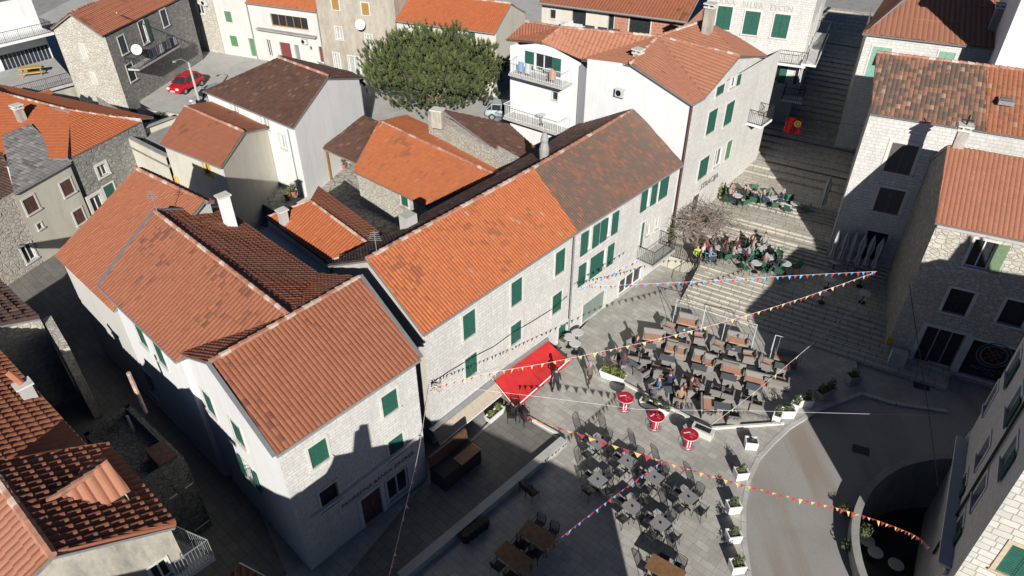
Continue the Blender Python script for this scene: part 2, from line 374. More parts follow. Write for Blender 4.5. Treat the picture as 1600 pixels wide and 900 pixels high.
# ---------------------------------------------------------------- walls with real openings
def wall(root,p,q,z0,z1,mat,ops=(),top=None,name='wall',trim=True,zq=None):
    """wall from p to q seen from the outside with p on the left. ops: dict(u,v,w,h,k,...)"""
    p=Vector((p[0],p[1],0));q=Vector((q[0],q[1],0)); L=(q-p).length; e=(q-p)/L; n=Vector((e.y,-e.x,0))
    T=lambda s,z,d=0: p+e*s+n*d+Vector((0,0,z))
    holes=[]
    for o in ops:
        o=dict(o)
        if 's' not in o:
            w_=on_plane(o['u'],o['v'],p,n); o['s']=(w_-p).dot(e); o['z']=w_.z
        o['a']=max(.05,o['s']-o['w']/2);o['b']=min(L-.05,o['s']+o['w']/2);o['c']=max(z0+.02,o['z']-o['h']/2);o['d']=min(z1-.05,o['z']+o['h']/2)
        if o['b']-o['a']<.15 or o['d']-o['c']<.15: continue
        if any(not(o['b']<h['a']-.01 or o['a']>h['b']+.01 or o['d']<h['c']-.01 or o['c']>h['d']+.01) for h in holes): continue
        holes.append(o)
    ss=sorted({0,L}|{h['a'] for h in holes}|{h['b'] for h in holes}); zs=sorted({z0,z1}|{h['c'] for h in holes}|{h['d'] for h in holes})
    mb=MB(); dep=.2; uo=p.x*1.3
    for i in range(len(ss)-1):
        for j in range(len(zs)-1):
            a,b,c,d=ss[i],ss[i+1],zs[j],zs[j+1]; m1,m2=(a+b)/2,(c+d)/2
            if any(h['a']<m1<h['b'] and h['c']<m2<h['d'] for h in holes): continue
            mb.face([T(a,c),T(b,c),T(b,d),T(a,d)],[(a+uo,c),(b+uo,c),(b+uo,d),(a+uo,d)])
    for h in holes:
        a,b,c,d=h['a'],h['b'],h['c'],h['d']
        for x in ([T(a,c),T(b,c),T(b,c,-dep),T(a,c,-dep)],[T(b,c),T(b,d),T(b,d,-dep),T(b,c,-dep)],[T(b,d),T(a,d),T(a,d,-dep),T(b,d,-dep)],[T(a,d),T(a,c),T(a,c,-dep),T(a,d,-dep)]):
            mb.face(x,[(0,0),(1,0),(1,.2),(0,.2)])
    if top:
        pts=[(0,z1)]+[((Vector((t[0],t[1],0))-p).dot(e),t[2]) for t in top]+[(L,z1)]
        pts=[(L,z1)]+[x for x in pts[-2:0:-1]]+[(0,z1)]
        mb.face([T(s,z) for s,z in pts],[(s+uo,z) for s,z in pts])
    wo=mb.build(name,MATS[mat],root)
    for h in holes: opening(root,h,T,mat,e,n)
    return wo
def opening(root,h,T,mat,e,n):
    a,b,c,d=h['a'],h['b'],h['c'],h['d']; k=h.get('k','shut'); col=h.get('col',GREEN); w=b-a
    def bx(mb,s0,s1,z0,z1,d0,d1,mi=0):
        o=T(s0,z0,d0); mb.box(o,e*(s1-s0),n*(d1-d0),(0,0,z1-z0),mi)
    kindname={'door':'door','garage':'garage_door','shop':'shop_window'}.get(k,'window')
    fr=MB(); t=h.get('t',.11); tm=h.get('trim',STRIM)
    if t>0:
        bx(fr,a-t,a,c,d,-.02,.035);bx(fr,b,b+t,c,d,-.02,.035);bx(fr,a-t,b+t,d,d+t,-.02,.035)
        if k not in('door','garage'): bx(fr,a-t-.03,b+t+.03,c-.09,c,-.02,.09)
    else: bx(fr,a,b,c-.05,c,-.02,.03)
    f=fr.build(kindname,tm,root)
    if 'lab' in h: f['label']=h['lab']
    if k=='shut':
        for (s0,s1) in ((a+.01,(a+b)/2-.008),((a+b)/2+.008,b-.01)):
            m=MB(); bx(m,s0,s1,c+.01,d-.01,-.05,-.02)
            nl=max(4,int((d-c)/.11))
            for i in range(nl): 
                z=c+.05+(d-c-.1)*i/nl; bx(m,s0+.05,s1-.05,z,z+.05,-.02,.0)
            bx(m,s0,s0+.05,c+.01,d-.01,-.02,.005); bx(m,s1-.05,s1,c+.01,d-.01,-.02,.005)
            m.build('shutter',col,f)
    elif k in('open','glass','curtain','shop','half'):
        g=MB(); bx(g,a,b,c,d,-.17,-.14); g.build('pane',CURT if k=='curtain' else GLASS,f)
        s=MB(); fw=.06; sc=h.get('sash',WHITE)
        bx(s,a,a+fw,c,d,-.14,-.09);bx(s,b-fw,b,c,d,-.14,-.09);bx(s,a+fw,b-fw,c,c+fw,-.14,-.09);bx(s,a+fw,b-fw,d-fw,d,-.14,-.09)
        nn=h.get('bars',1 if w<1.6 else max(1,int(w/.9)))
        for i in range(nn): x=a+(b-a)*(i+1)/(nn+1); bx(s,x-.03,x+.03,c+fw,d-fw,-.14,-.085)
        s.build('sash',sc,f)
        if k in('open','half'):
            ww=w/2
            for sd in ((-1,1) if k=='open' else (1,)):
                lw=h.get('lw',ww); m=MB(); s0,s1=(a-lw-.02,a-.02) if sd<0 else (b+.02,b+lw+.02)
                bx(m,s0,s1,c,d,.05,.085)
                nl=max(4,int((d-c)/.13))
                for i in range(nl): z=c+.05+(d-c-.1)*i/nl; bx(m,s0+.04,s1-.04,z,z+.05,.085,.1)
                m.build('shutter',col,f)
    elif k=='dark':
        g=MB(); bx(g,a,b,c,d,-.17,-.14); g.build('pane',GLASS,f)
    elif k=='door':
        g=MB(); bx(g,a,b,c,d,-.16,-.1); 
        for x0,x1 in ((a+.08,(a+b)/2-.04),((a+b)/2+.04,b-.08)):
            for z0,z1 in ((c+.12,c+(d-c)*.45),(c+(d-c)*.52,d-.1)): bx(g,x0,x1,z0,z1,-.1,-.075)
        dd=g.build('leaf',col,f); 
        hh=MB(); bx(hh,(a+b)/2+.05,(a+b)/2+.09,c+1,c+1.12,-.075,-.03); hh.build('handle',GREYM,f)
    elif k=='garage':
        g=MB(); bx(g,a,b,c,d,-.16,-.12)
        nb=max(3,int(w/.25))
        for i in range(nb): x=a+w*i/nb; bx(g,x+.01,x+w/nb-.01,c+.02,d-.02,-.12,-.105)
        g.build('leaf',col,f)
def gable(root,A,B,C,D,z0,rmat,wmats,ops={},inset=.22,vin=.12,back=1.0,tp={},rname='roof',tback=None,gut=True,zback=None,caps=True,drop=0):
    """A,B visible eave (3D), C above B, D above A : ridge. wmats: front,right,back,left"""
    A,B,C,D=[Vector(x) for x in (A,B,C,D)]
    E=C+(C-B)*back; E.z=C.z-(C.z-B.z)*back; Fp=D+(D-A)*back; Fp.z=D.z-(D.z-A.z)*back
    roof(root,[A,B,C,D],rmat,name=rname,**tp)
    roof(root,[E,Fp,D,C],tback or rmat,name=rname,**tp)
    if caps: ridge(root,D,C)
    if gut: gutter(root,A,B)
    e=(B-A); e.z=0; e.normalize()
    def ins(X,s1,Y,s2):
        # move X along ridge dir by s1 and across by s2
        return X
    nx=Vector((-e.y,e.x,0))
    a=A+e*vin+nx*inset;b=B-e*vin+nx*inset;ee=E-e*vin-nx*inset;ff=Fp+e*vin-nx*inset;c=C-e*vin;d=D+e*vin
    zt=A.z+ inset*(D.z-A.z)/max(.1,((D-A)-e*(D-A).dot(e)).length) -.1
    zb=E.z+(zt-A.z)
    zr=C.z-.12
    wall(root,a,b,z0,zt,wmats[0],ops.get('front',()))
    wall(root,b,ee,z0,min(zt,zb),wmats[1],ops.get('right',()),top=[(b.x,b.y,zt),(c.x,c.y,zr),(ee.x,ee.y,zb)])
    wall(root,ee,ff,z0,zb,wmats[2],ops.get('back',()))
    wall(root,ff,a,z0,min(zt,zb),wmats[3],ops.get('left',()),top=[(ff.x,ff.y,zb),(d.x,d.y,D.z-.12),(a.x,a.y,zt)])
    return dict(a=a,b=b,e=ee,f=ff,E=E,F=Fp,zt=zt)
def pgable(root,a,b,z,deg,c,d,*args,**k):
    A=P(*a,z);B=P(*b,z);C=on_roof(*c,A,B,deg);D=on_roof(*d,A,B,deg); zz=(C.z+D.z)/2; C=P(*c,zz);D=P(*d,zz)
    r=gable(root,A,B,C,D,*args,**k); r.update(A=A,B=B,C=C,D=D); return r
def op(u,v,w=.85,h=1.4,k='shut',**x): return dict(u=u,v=v,w=w,h=h,k=k,**x)
def chimney(root,base,w=.55,d=.45,h=1.3,mat='plaster_white',rot=R(48),cap='stone_trim',style='slab'):
    x,y,z=base; m=MB(); m.cbox(x,y,z-.4,w,d,h+.4,0,rot); o=m.build('chimney',MATS[mat],root)
    c=MB()
    if style=='slab': c.cbox(x,y,z+h,w+.16,d+.16,.08,0,rot); 
    else:
        c.cbox(x,y,z+h,w+.14,d+.14,.1,0,rot); c.cbox(x,y,z+h+.22,w+.2,d+.2,.08,0,rot)
        for i in (-1,1):
            for j in (-1,1): c.cbox(x+i*w*.35,y+j*d*.35,z+h+.1,.1,.1,.12,0,rot)
    c.build('chimney_cap',MATS[cap],o); return o
def railing(root,pts,h=1.0,mat=DARKM,sp=.13,r=.012,name='railing',rr=.025):
    m=MB(); pts=[Vector(p) for p in pts]
    m.tube([p+Vector((0,0,h)) for p in pts],rr,5); m.tube([p+Vector((0,0,.08)) for p in pts],rr*.7,4)
    for a,b in zip(pts[:-1],pts[1:]):
        n=max(1,int((b-a).length/sp))
        for i in range(n+1):
            p=a.lerp(b,i/n); m.tube([p,p+Vector((0,0,h))],r if i%8 else r*1.8,4,cap=False)
    return m.build(name,mat,root)
def dish(loc,normal,r=.4,label='white satellite dish',parent=None):
    e=empty('satellite_dish',loc,label=label,cat='satellite dish')
    q=Vector(normal).to_track_quat('Z','Y')
    m=MB(); n=18; prof=[(r*t,.5*r*t*t) for t in (0.02,.35,.7,1)]+[(r*.98,.5*r+.02)]
    m.lathe((0,0,0),prof,n,cap=True); o=m.build('reflector',MATS['white_paint'],e,loc=(0,0,0)); o.rotation_euler=q.to_euler()
    m=MB(); m.tube([(0,0,0),(0,0,-.15),(0,.1,-.35)],.025); m.tube([(0,r*.9,.4*r),(0,.1,r*1.1)],.012); m.cbox(0,.08,r*1.05,.07,.07,.1); o=m.build('arm',DARKM,e,loc=(0,0,0)); o.rotation_euler=q.to_euler()
    return e

# ================================================================ THE SETTING
def struct(mb,name,mat,**k): return tag(mb.build(name,mat,**k),kind='structure')
PC=Vector((21.0,15.8)); PR=6.5
m=MB(); ns=48
for i in range(ns):
    a0,a1=2*math.pi*i/ns,2*math.pi*(i+1)/ns
    q=lambda a,r:(PC.x+r*math.cos(a),PC.y+r*math.sin(a),-.13)
    m.face([q(a0,PR+.3),q(a0,400),q(a1,400),q(a1,PR+.3)])
    m.face([q(a0,PR+.3),q(a1,PR+.3),(*q(a1,PR+.3)[:2],-3.4),(*q(a0,PR+.3)[:2],-3.4)])
struct(m,'ground','concrete')
# road between the kerb and the right-hand houses
kerb=[P(1480,640),P(1400,628),P(1345,612),P(1280,635),P(1255,650),P(1230,665),P(1205,688),P(1182,713),P(1167,745),P(1158,790),P(1158,840),P(1165,890),P(1172,940),P(1180,1010)]
m=MB()
arc=[(PC.x+(PR+.34)*math.cos(a),PC.y+(PR+.34)*math.sin(a)) for a in [R(d) for d in range(200,74,-6)]]
rd=[(28,27.5),(28,32)]+[(k.x,k.y) for k in kerb]+[(9,-2),(15,-2),(14.6,10)]+arc+[(24,24)]
m.prism([(x,y) for x,y in rd],-.3,-.1); rdo=struct(m,'road','asphalt')
# kerb stones
m=MB()
for a,b in zip(kerb[:-1],kerb[1:]):
    d=(b-a).normalized(); n=Vector((d.y,-d.x,0)); 
    if n.x*1<0: n=-n
    nn=max(1,int((b-a).length/.8))
    for i in range(nn):
        p=a.lerp(b,(i+.02)/nn); q=a.lerp(b,(i+.98)/nn); m.box(p+Vector((0,0,-.13)),q-p,Vector((d.y,-d.x,0))*-.22,(0,0,.145+random.uniform(0,.006)))
struct(m,'kerb','concrete_pale')
pl=[(k.x,k.y) for k in kerb[2:]]+[(9,4),(-12,4),(-9.5,16.5),(-3.7,21.6),(3.5,31.8),(12,44),(22,38)]
m=MB(); m.prism(pl,-.13,0); struct(m,'plaza','paving')
# stepped street climbing away from the plaza
EN=Vector((math.sin(R(31)),math.cos(R(31)),0)); ET=Vector((EN.y,-EN.x,0))
def st(s,t,z): p=EN*s+ET*t; return Vector((p.x,p.y,z))
m=MB()
def flight(s0,tread,rise,n,z0,t0,t1):
    for i in range(n):
        a=st(s0+i*tread,t0,-.1); m.box(a,ET*(t1-t0),EN*(tread+.05),(0,0,.1+z0+(i+1)*rise))
        # nosing
    return s0+n*tread,z0+n*rise
s_,z_=flight(35.65,.37,.095,10,0,-9.1,6)
m.box(st(s_,-9.1,-.1),ET*15,EN*8,(0,0,.104+z_)); LAND1=z_
s2,z2=flight(42.6,.3,.105,8,z_,-14,6)
m.box(st(s2,-14,-.1),ET*20,EN*4,(0,0,.104+z2)); LAND2=z2
s3,z3=flight(46.9,.3,.1,5,z2,-14,6)
m.box(st(s3,-14,-.1),ET*22,EN*5,(0,0,.104+z3)); LAND3=z3
s4=s3+2.6; z4=z3
for i in range(34):
    m.box(st(s4+i*.95,-12,-.1),ET*26,EN*1.0,(0,0,.1+z4+(i+1)*.14))
struct(m,'stepped_street','step_stone')
# raised terrace in front of the bank with a low wall along its edge
ta,tb=P(745,632,.35),P(817,648,.35); tc,td=P(876,682,.35),P(620,895,.35)
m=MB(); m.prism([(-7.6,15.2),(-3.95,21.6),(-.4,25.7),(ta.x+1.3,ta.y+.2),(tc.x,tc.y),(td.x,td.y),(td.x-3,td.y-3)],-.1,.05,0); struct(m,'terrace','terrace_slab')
def lowwall(name,a,b,w,z0,z1,mat,**k):
    a=Vector((a[0],a[1],z0));b=Vector((b[0],b[1],z0)); d=(b-a).normalized(); mm=MB(); mm.box(a,b-a,Vector((-d.y,d.x,0))*w,(0,0,z1-z0)); o=mm.build(name,MATS[mat]); return tag(o,**k)
lowwall('low_wall',(tc.x,tc.y),(td.x,td.y),.42,0,.36,'concrete_pale',label='long low pale stone wall edging the shaded terrace before the bank',cat='wall')
lowwall('low_wall',(.75,25.4),(2.35,24.2),.12,0,.12,'stone_trim',label='short thin white kerb wall running from the red awning to the terrace corner',cat='wall')
lowwall('low_wall',P(957,592),P(1098,667),.12,0,.14,'stone_trim',label='white stone strip edging the wicker seating beside the planters',cat='wall')
lowwall('low_wall',P(1108,672),P(1225,664),.12,0,.13,'stone_trim',label='white stone strip running from the menu box to the road kerb',cat='wall')
# yards at the back, each a little higher than the plaza
m=MB(); m.prism([(-60,66),(-36,66),(-33.5,60.5),(-21.5,57.2),(-14,56),(-1,57),(8,62),(9,110),(-60,120)],-.1,2.0); struct(m,'yard','concrete_pale')
m=MB(); m.prism([(6,66),(22,60),(34,100),(9,120)],-.1,4.5); struct(m,'back_yard','concrete')
m=MB(); m.prism([(-21,48),(-16,43.5),(-12.5,40),(-11,41),(-6,38),(-2,40),(-10,54),(-15,53)],-.1,1.2); co=struct(m,'courtyard','crazy_paving')
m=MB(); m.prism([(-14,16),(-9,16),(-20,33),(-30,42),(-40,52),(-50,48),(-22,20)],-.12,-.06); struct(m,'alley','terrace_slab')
# sunken round court beside the road
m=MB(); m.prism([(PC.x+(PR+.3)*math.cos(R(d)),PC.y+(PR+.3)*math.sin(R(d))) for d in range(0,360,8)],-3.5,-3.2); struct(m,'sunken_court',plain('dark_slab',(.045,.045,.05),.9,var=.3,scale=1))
m=MB()
for i in range(40):
    a0,a1=R(70+i*4),R(74+i*4)
    def q(a,r,z): return Vector((PC.x+r*math.cos(a),PC.y+r*math.sin(a),z))
    for (r0,r1,z0,z1) in ((PR,PR+.32,-3.3,.55),):
        m.face([q(a0,r1,z0),q(a1,r1,z0),q(a1,r1,z1),q(a0,r1,z1)][::-1]); m.face([q(a0,r0,z0),q(a1,r0,z0),q(a1,r0,z1),q(a0,r0,z1)])
        m.face([q(a0,r0,z1),q(a0,r1,z1),q(a1,r1,z1),q(a1,r0,z1)])
tag(m.build('parapet_wall',MATS['concrete']),label='curved grey parapet wall around the dark sunken court',cat='wall')

# ================================================================ BUILDINGS
def house(name,x,y,z=0,**k): return empty(name,(x,y,z),**k)
W4=lambda m:(m,m,m,m)
# ---- bank: two wings under tiled roofs
bank=house('bank_building',-10,22,label='white bank with two reddish tiled wings and green shutters, lower left of square',cat='bank')
bw=pgable(bank,(432,712),(657,561),7.5,26,(562,433),(328,566),-.5,'tile_terracotta',('stone_white','plaster_white','plaster_white','plaster_white'),
 ops=dict(front=[op(498,708,.8,1.15),op(609,629,.8,1.15),op(515,775,.85,1.15,'dark'),op(619,697,.8,1.15),
   op(582,792,1.05,1.9,'door',col=BROWN,t=.2),op(622,757,1.2,1.5,'shop',t=.1)],left=[op(284,585),op(327,630,.85,1.25),op(372,677,.85,1.25),op(391,738,.8,1.2,'open'),op(268,635,1.0,1.7,'dark'),op(315,690,1.0,1.8,'dark'),op(355,735,1.0,1.8,'dark')]),tp=dict(p=.2,c=.31,amp=.032,lift=.02),rname='roof')
mb=MB(); A,B=bw['B'],bw['C']
# verge flashings of the front wing
for a,b in ((bw['B'],bw['C']),(bw['A'],bw['D'])):
    v=(b-a); ev=(bw['B']-bw['A']).normalized(); s=1 if a is bw['B'] else -1
    mb=MB(); mb.box(a+Vector((0,0,.02)),v,ev*.16*s,(0,0,.07)); mb.build('verge_flashing',GREYM,bank)
G2=P(275,565,7.5)
sw=(P(450,491,9.2)+Vector((.7,-.6,0)))
w2=pgable(bank,(155,449),(275,565),7.5,27,(450,491),(243,331),-.5,'tile_terracotta',('plaster_white','plaster_white','plaster_white','plaster_white'),
 ops=dict(front=[op(221,524,.9,1.3),op(250,553,.9,1.3),op(192,548,.9,1.3),op(236,600,1,1.6,'dark')]),tp=dict(p=.24,c=.34,amp=.045),rname='roof')
m=MB(); v=(w2['D']-w2['A']); ev=(w2['B']-w2['A']).normalized(); m.box(w2['A']+Vector((0,0,.02)),v,ev*-.22,(0,0,.08)); m.build('verge_flashing',GREYM,bank); m=MB(); m.box(w2['D']+Vector((0,0,.02)),w2['F']-w2['D'],ev*-.22,(0,0,.08)); m.build('verge_flashing',GREYM,bank)
cb=on_plane(361,353,w2['D'],(w2['C']-w2['D']).cross(w2['F']-w2['D']).normalized()); chimney(bank,(cb.x,cb.y,cb.z),.5,.42,1.75,'plaster_white',R(48))
# cornice and lettering over the ground floor
def wpt(p,q,s,z,d=0):
    p=Vector((p[0],p[1],0));q=Vector((q[0],q[1],0));e=(q-p).normalized();n=Vector((e.y,-e.x,0)); return p+e*s+n*d+Vector((0,0,z))
def band(root,p,q,s0,s1,z,h,d,name='cornice',mat='stone_trim'):
    a=wpt(p,q,s0,z);b=wpt(p,q,s1,z);e=(b-a).normalized(); mm=MB(); mm.box(a,b-a,Vector((e.y,-e.x,0))*d,(0,0,h)); return mm.build(name,MATS[mat],root)
def lettering(root,txt,p,q,u,v,size,mat,d=.03,name='lettering',ext=.015):
    cu=bpy.data.curves.new('lettering','FONT'); cu.body=txt; cu.size=size; cu.extrude=ext; cu.align_x='CENTER'; cu.align_y='CENTER'; cu.resolution_u=2
    o=bpy.data.objects.new(name,cu); COL.objects.link(o); dg=bpy.context.evaluated_depsgraph_get(); me=bpy.data.meshes.new_from_object(o.evaluated_get(dg)); bpy.data.objects.remove(o)
    e=(Vector((q[0]-p[0],q[1]-p[1],0))).normalized(); n=Vector((e.y,-e.x,0)); c=on_wall(u,v,p,q)+n*d
    M=Matrix(((e.x,0,n.x,c.x),(e.y,0,n.y,c.y),(0,1,0,c.z),(0,0,0,1)))
    me.transform(M); me.materials.clear(); me.materials.append(mat)
    o=bpy.data.objects.new(name,me); COL.objects.link(o)
    if root: o.parent=root; o.matrix_parent_inverse=root_inv(root)
    return o
fa,fb=bw['a'],bw['b']
zc=on_wall(560,776,fa,fb).z
band(bank,fa,fb,.6,6.3,3.0,.1,.16)
lettering(bank,'PRIVREDNA BANKA ZAGREB',fa,fb,592,748,.31,plain('letter_grey',(.09,.09,.095)),d=.012,ext=.006)
m=MB(); c=P(560,815,.05); m.cbox(c.x-.6,c.y-.1,.0,2.4,.8,1.1,0,R(48)); m.build('entrance_ramp_wall',MATS['concrete_pale'],bank)
# ---- low orange roofed house behind the bank
h=house('orange_roof_house',-20,33,label='low house with a smooth orange tiled roof tucked behind the bank, edge in dark alley',cat='house')
pgable(h,(85,400),(176,487),6.5,22,(322,316),(210,262),-.5,'tile_new_orange',W4('plaster_offwhite'),tp=dict(p=.22,c=.34,amp=.022),gut=False,back=.08)
# ---- stone row on the square
mainA=P(662,523,7.3); mainM=P(903,362,7.3); mainB=P(1068,257,7.3)
h=house('stone_townhouse',0,28,label='long white stone house with orange tiled roof and arched green shutters behind the red awning',cat='house'); row1=h
C1=P(833,263,9.45);D1=P(573,405,9.45)
r1=gable(h,mainA,mainM,C1,D1,0,'tile_old_orange',('stone_ashlar','stone_ashlar','rubble_light','plaster_cream'),
 ops=dict(front=[op(733,507,.85,1.5),op(807,456,.85,1.5),op(875,409,.85,1.5),op(736,571,.85,1.35),op(806,520,.85,1.35),op(870,473,.85,1.35),
  op(738,652,.9,2.1,'door',col=WOODD),op(790,600,1.2,2,'shop'),op(879,527,.9,2.0,'door',col=GREEN)]),tp=dict(p=.18,c=.29,amp=.035),tback='tile_old_dark')
h2=house('stone_townhouse',7,36,label='white stone house with mottled dark brown roof between the orange roof and the bare vine',cat='house'); row2=h2
C2=P(990,172,9.5)
r2=gable(h2,mainM,mainB,C2,C1,0,'tile_lichen',('stone_ashlar','stone_ashlar','rubble_light','stone_ashlar'),
 ops=dict(front=[op(921,374,.42,1.45,'open',lw=.62,t=.05),op(951,354,.42,1.45,'open',lw=.62,t=.05),op(1013,308,.42,1.45,'open',lw=.62,t=.05),op(917,423,.42,1.45,'open',lw=.62,t=.05),op(944,404,.42,1.45,'open',lw=.62,t=.05),
  op(927,487,2.3,2.3,'garage',col=plain('grey_green_paint',(.2,.25,.22),.6),t=.08),op(985,440,2.6,1.5,'shop',t=.12,col=BROWN),dict(u=1037,v=294,w=1.1,h=1.45,k='shut',t=.05),op(1013,360,.5,.9,'glass'),op(1027,349,.5,.9,'glass'),op(1004,368,.5,2.0,'door',col=GREEN)]),tp=dict(p=.18,c=.29,amp=.03),tback='tile_old_dark')
# outline of a repaired square and roof openings on the ridge side
def roof_box(root,u,v,A_,B_,deg,s,hh,name,mat,hole=True):
    p=on_roof(u,v,A_,B_,deg); m=MB(); m.cbox(p.x,p.y,p.z-.05,s,s,hh,0,R(48)); o=m.build(name,MATS[mat],root)
    if hole: m=MB(); m.cbox(p.x,p.y,p.z+hh-.045,s*.6,s*.6,.06,0,R(48)); m.build('flue_opening',DARKM,o)
    return o
kb=P(850,245,9.0); m=MB(); m.lathe((kb.x,kb.y,7.6),[(.28,0),(.26,1.2),(.3,1.9),(.2,2.3),(.24,2.5),(.12,2.9)],10); co=m.build('chimney',MATS['concrete'],h2)
kb=P(645,348,8.7); m=MB(); m.cbox(kb.x-.3,kb.y+.5,8.0,.7,.6,.9,0,R(48)); m.build('chimney',MATS['concrete_pale'],h)
# balcony of the dark roofed house
def balcony(root,p,q,u,v,w,d,z=None,slab='concrete_pale',rail=DARKM,name='balcony',rh=1.0,sp=.13):
    c=on_wall(u,v,p,q); e=Vector((q[0]-p[0],q[1]-p[1],0)).normalized(); n=Vector((e.y,-e.x,0)); zz=c.z if z is None else z
    c=Vector((c.x,c.y,zz)); a=c-e*w/2; m=MB(); m.box(a-Vector((0,0,.16)),e*w,n*d,(0,0,.16)); o=m.build(name,MATS[slab],root)
    i=n*(d-.05); pts=[a+e*.04,a+e*.04+i,a+e*(w-.04)+i,a+e*(w-.04)]; railing(o,pts,rh,rail,sp); return o,a,e,n
balcony(h2,(r2['a'].x,r2['a'].y),(r2['b'].x,r2['b'].y),1012,392,2.6,1.25)
# ---- parapet walls, little red roof and court
h=house('small_red_roof_house',-11,34,label='small house with bright red roof and white mortar lines behind the bank',cat='house')
A_=P(417,340,5.5);B_=P(512,410,5.5);Cc=P(580,384,6.45);Dc=P(485,314,6.45)
E_=P(597,366,5.6);F_=P(497,291,5.6)
roof(h,[A_,B_,Cc,Dc],'tile_terracotta' if 0 else 'tile_bright',p=.24,c=.4,amp=.03)
roof(h,[E_,F_,Dc,Cc],'tile_terracotta',p=.26,c=.4,amp=.045)
ridge(h,Dc,Cc,.09,('ridge_mortar','ridge_tile')); ridge(h,A_,Dc,.09,('ridge_mortar','ridge_tile')); ridge(h,B_,Cc,.09,('ridge_mortar','ridge_mortar'))
for a,b in ((A_,B_),(B_,E_),(E_,F_),(F_,A_)): wall(h,a,b,-.1,5.35,'plaster_cream')
kb=on_roof(445,350,A_,B_,22); chimney(h,(kb.x,kb.y,kb.z),.45,.4,.9,'concrete_pale',R(48))
m=MB(); e=(B_-A_).normalized(); n=Vector((e.y,-e.x,0)); m.box(A_+n*.02+Vector((0,0,-.75)),B_-A_,n*.75,(0,0,.12)); m.build('canopy_slab',MATS['plaster_offwhite'],h)
wall(h,A_+n*.5+Vector((0,0,0)),B_+n*.5,-.1,4.6,'plaster_cream')
# ---- low house of the courtyard
h=house('courtyard_house',-6,44,label='low old house with patched orange roof and one green shutter facing the inner courtyard',cat='house')
rc=pgable(h,(552,268),(664,322),4.0,20,(774,273),(593,190),-.1,'tile_old_orange',W4('rubble_light'),ops=dict(front=[op(632,311,.7,1.0)]),tp=dict(p=.22,c=.34,amp=.035),gut=False)
h=house('timber_porch',-12.5,50,1.2,label='timber porch with small brown tiled roof against the big white wall',cat='porch')
pa=P(502,231,4.0);pb=P(556,254,4.0);pc=on_roof(593,190,pa,pb,20);pd=on_roof(568,180,pa,pb,20)
roof(h,[pa,pb,pc,pd],'tile_brown',p=.24,c=.36,amp=.02)
for q in (pa,pb): 
    m=MB(); m.cbox(q.x+.25,q.y+.2,1.15,.16,.16,q.z-1.25,0,R(-37)); m.build('post',TAN,h)
m=MB(); m.tube([pa+Vector((.1,.1,-.15)),pb+Vector((0,.1,-.15))],.08,4); m.build('beam',TAN,h)
# ---- ruined gable wall and dark roof behind it
wa,wb=P(668,178,6.3),P(818,262,6.3)
h=tag(lowwall('gable_wall',(wa.x,wa.y),(wb.x,wb.y),.75,-.1,6.3,'rubble_light'),label='thick pale rubble gable wall rising between the orange courtyard roof and the dark roof',cat='wall')
h=house('dark_roof_house',2,48,label='house with sagging dark brown roof just below the pine and the white balconies',cat='house')
qa=wb+Vector((.6,.2,-.3)); qb=P(845,238,5.6); qc=P(800,185,6.6); qd=wa+Vector((.6,.3,.5))
m=MB(); e1=Vector(wa);e2=Vector(wb)
roof(h,[P(813,263,5.8),P(842,236,5.6),P(795,186,6.6),P(690,178,7.0)],'tile_brown',p=.22,c=.36,amp=.035)
for a,b in (((wb.x,wb.y),(P(842,236,5.6).x,P(842,236,5.6).y)),((P(842,236,5.6).x,P(842,236,5.6).y),(P(795,186,6.6).x,P(795,186,6.6).y)),((P(795,186,6.6).x,P(795,186,6.6).y),(wa.x,wa.y))): wall(h,a,b,-.1,5.4,'rubble_grey')
kb=P(684,178,7.2); chimney(h,(kb.x,kb.y,6.6),.8,.6,.9,'plaster_mould',R(-20))
# ---- white house with brown roof
h=house('white_gable_house',-17,53,label='tall white house with brown roof and blank white gable left of the pine tree',cat='house')
rw=pgable(h,(317,142),(457,200),7,21,(512,118),(435,90),-.1,'tile_brown',W4('plaster_white'),ops=dict(front=[op(368,172,.9,1,'curtain'),op(415,192,.9,1,'curtain'),op(443,222,.8,1.1,'curtain')]),tp=dict(p=.22,c=.34,amp=.025),back=.9)
# hipped left end
# ---- cream house with yellow windows and roof terrace
h=house('yellow_window_house',-21,45,label='cream rendered house with yellow window frames, small red roof and roof terrace',cat='house')
ya=P(250,225,6);yb=P(345,262,6)
ry=pgable(h,(250,225),(345,262),6,18,(380,205),(290,167),-.1,'tile_terracotta',W4('plaster_warm'),ops=dict(front=[op(324,265,.7,.9,'glass',sash=YEL,trim=YEL),op(275,284,.8,.8,'glass',sash=YEL,trim=YEL)]),tp=dict(p=.24,c=.4,amp=.035),gut=True)
# lower part to the left, with terrace parapet
la=P(190,212,4.9); e=(yb-ya).normalized(); nn=Vector((-e.y,e.x,0)); lb=Vector((ya.x,ya.y,4.9))+nn*.1
ld=la+nn*4.6; lc=lb+nn*4.6
wall(h,la,lb,-.1,4.9,'plaster_warm',[op(274,283,.9,.8,'glass',sash=YEL,trim=YEL)])
wall(h,ld,la,-.1,4.9,'plaster_warm'); wall(h,lc,ld,-.1,4.9,'plaster_warm')
m=MB(); m.prism([la,lb,lc,ld],4.1,4.3); m.build('terrace_floor',MATS['concrete'],h)
m=MB(); m.box(la+Vector((0,0,0)),lb-la,nn*.35,(0,0,.1)); m.box(la,ld-la,e*.3,(0,0,.1)); m.box(ld,lc-ld,nn*-.3,(0,0,.1)); m.build('parapet_coping',MATS['concrete'],h)
rlast=ry['E']
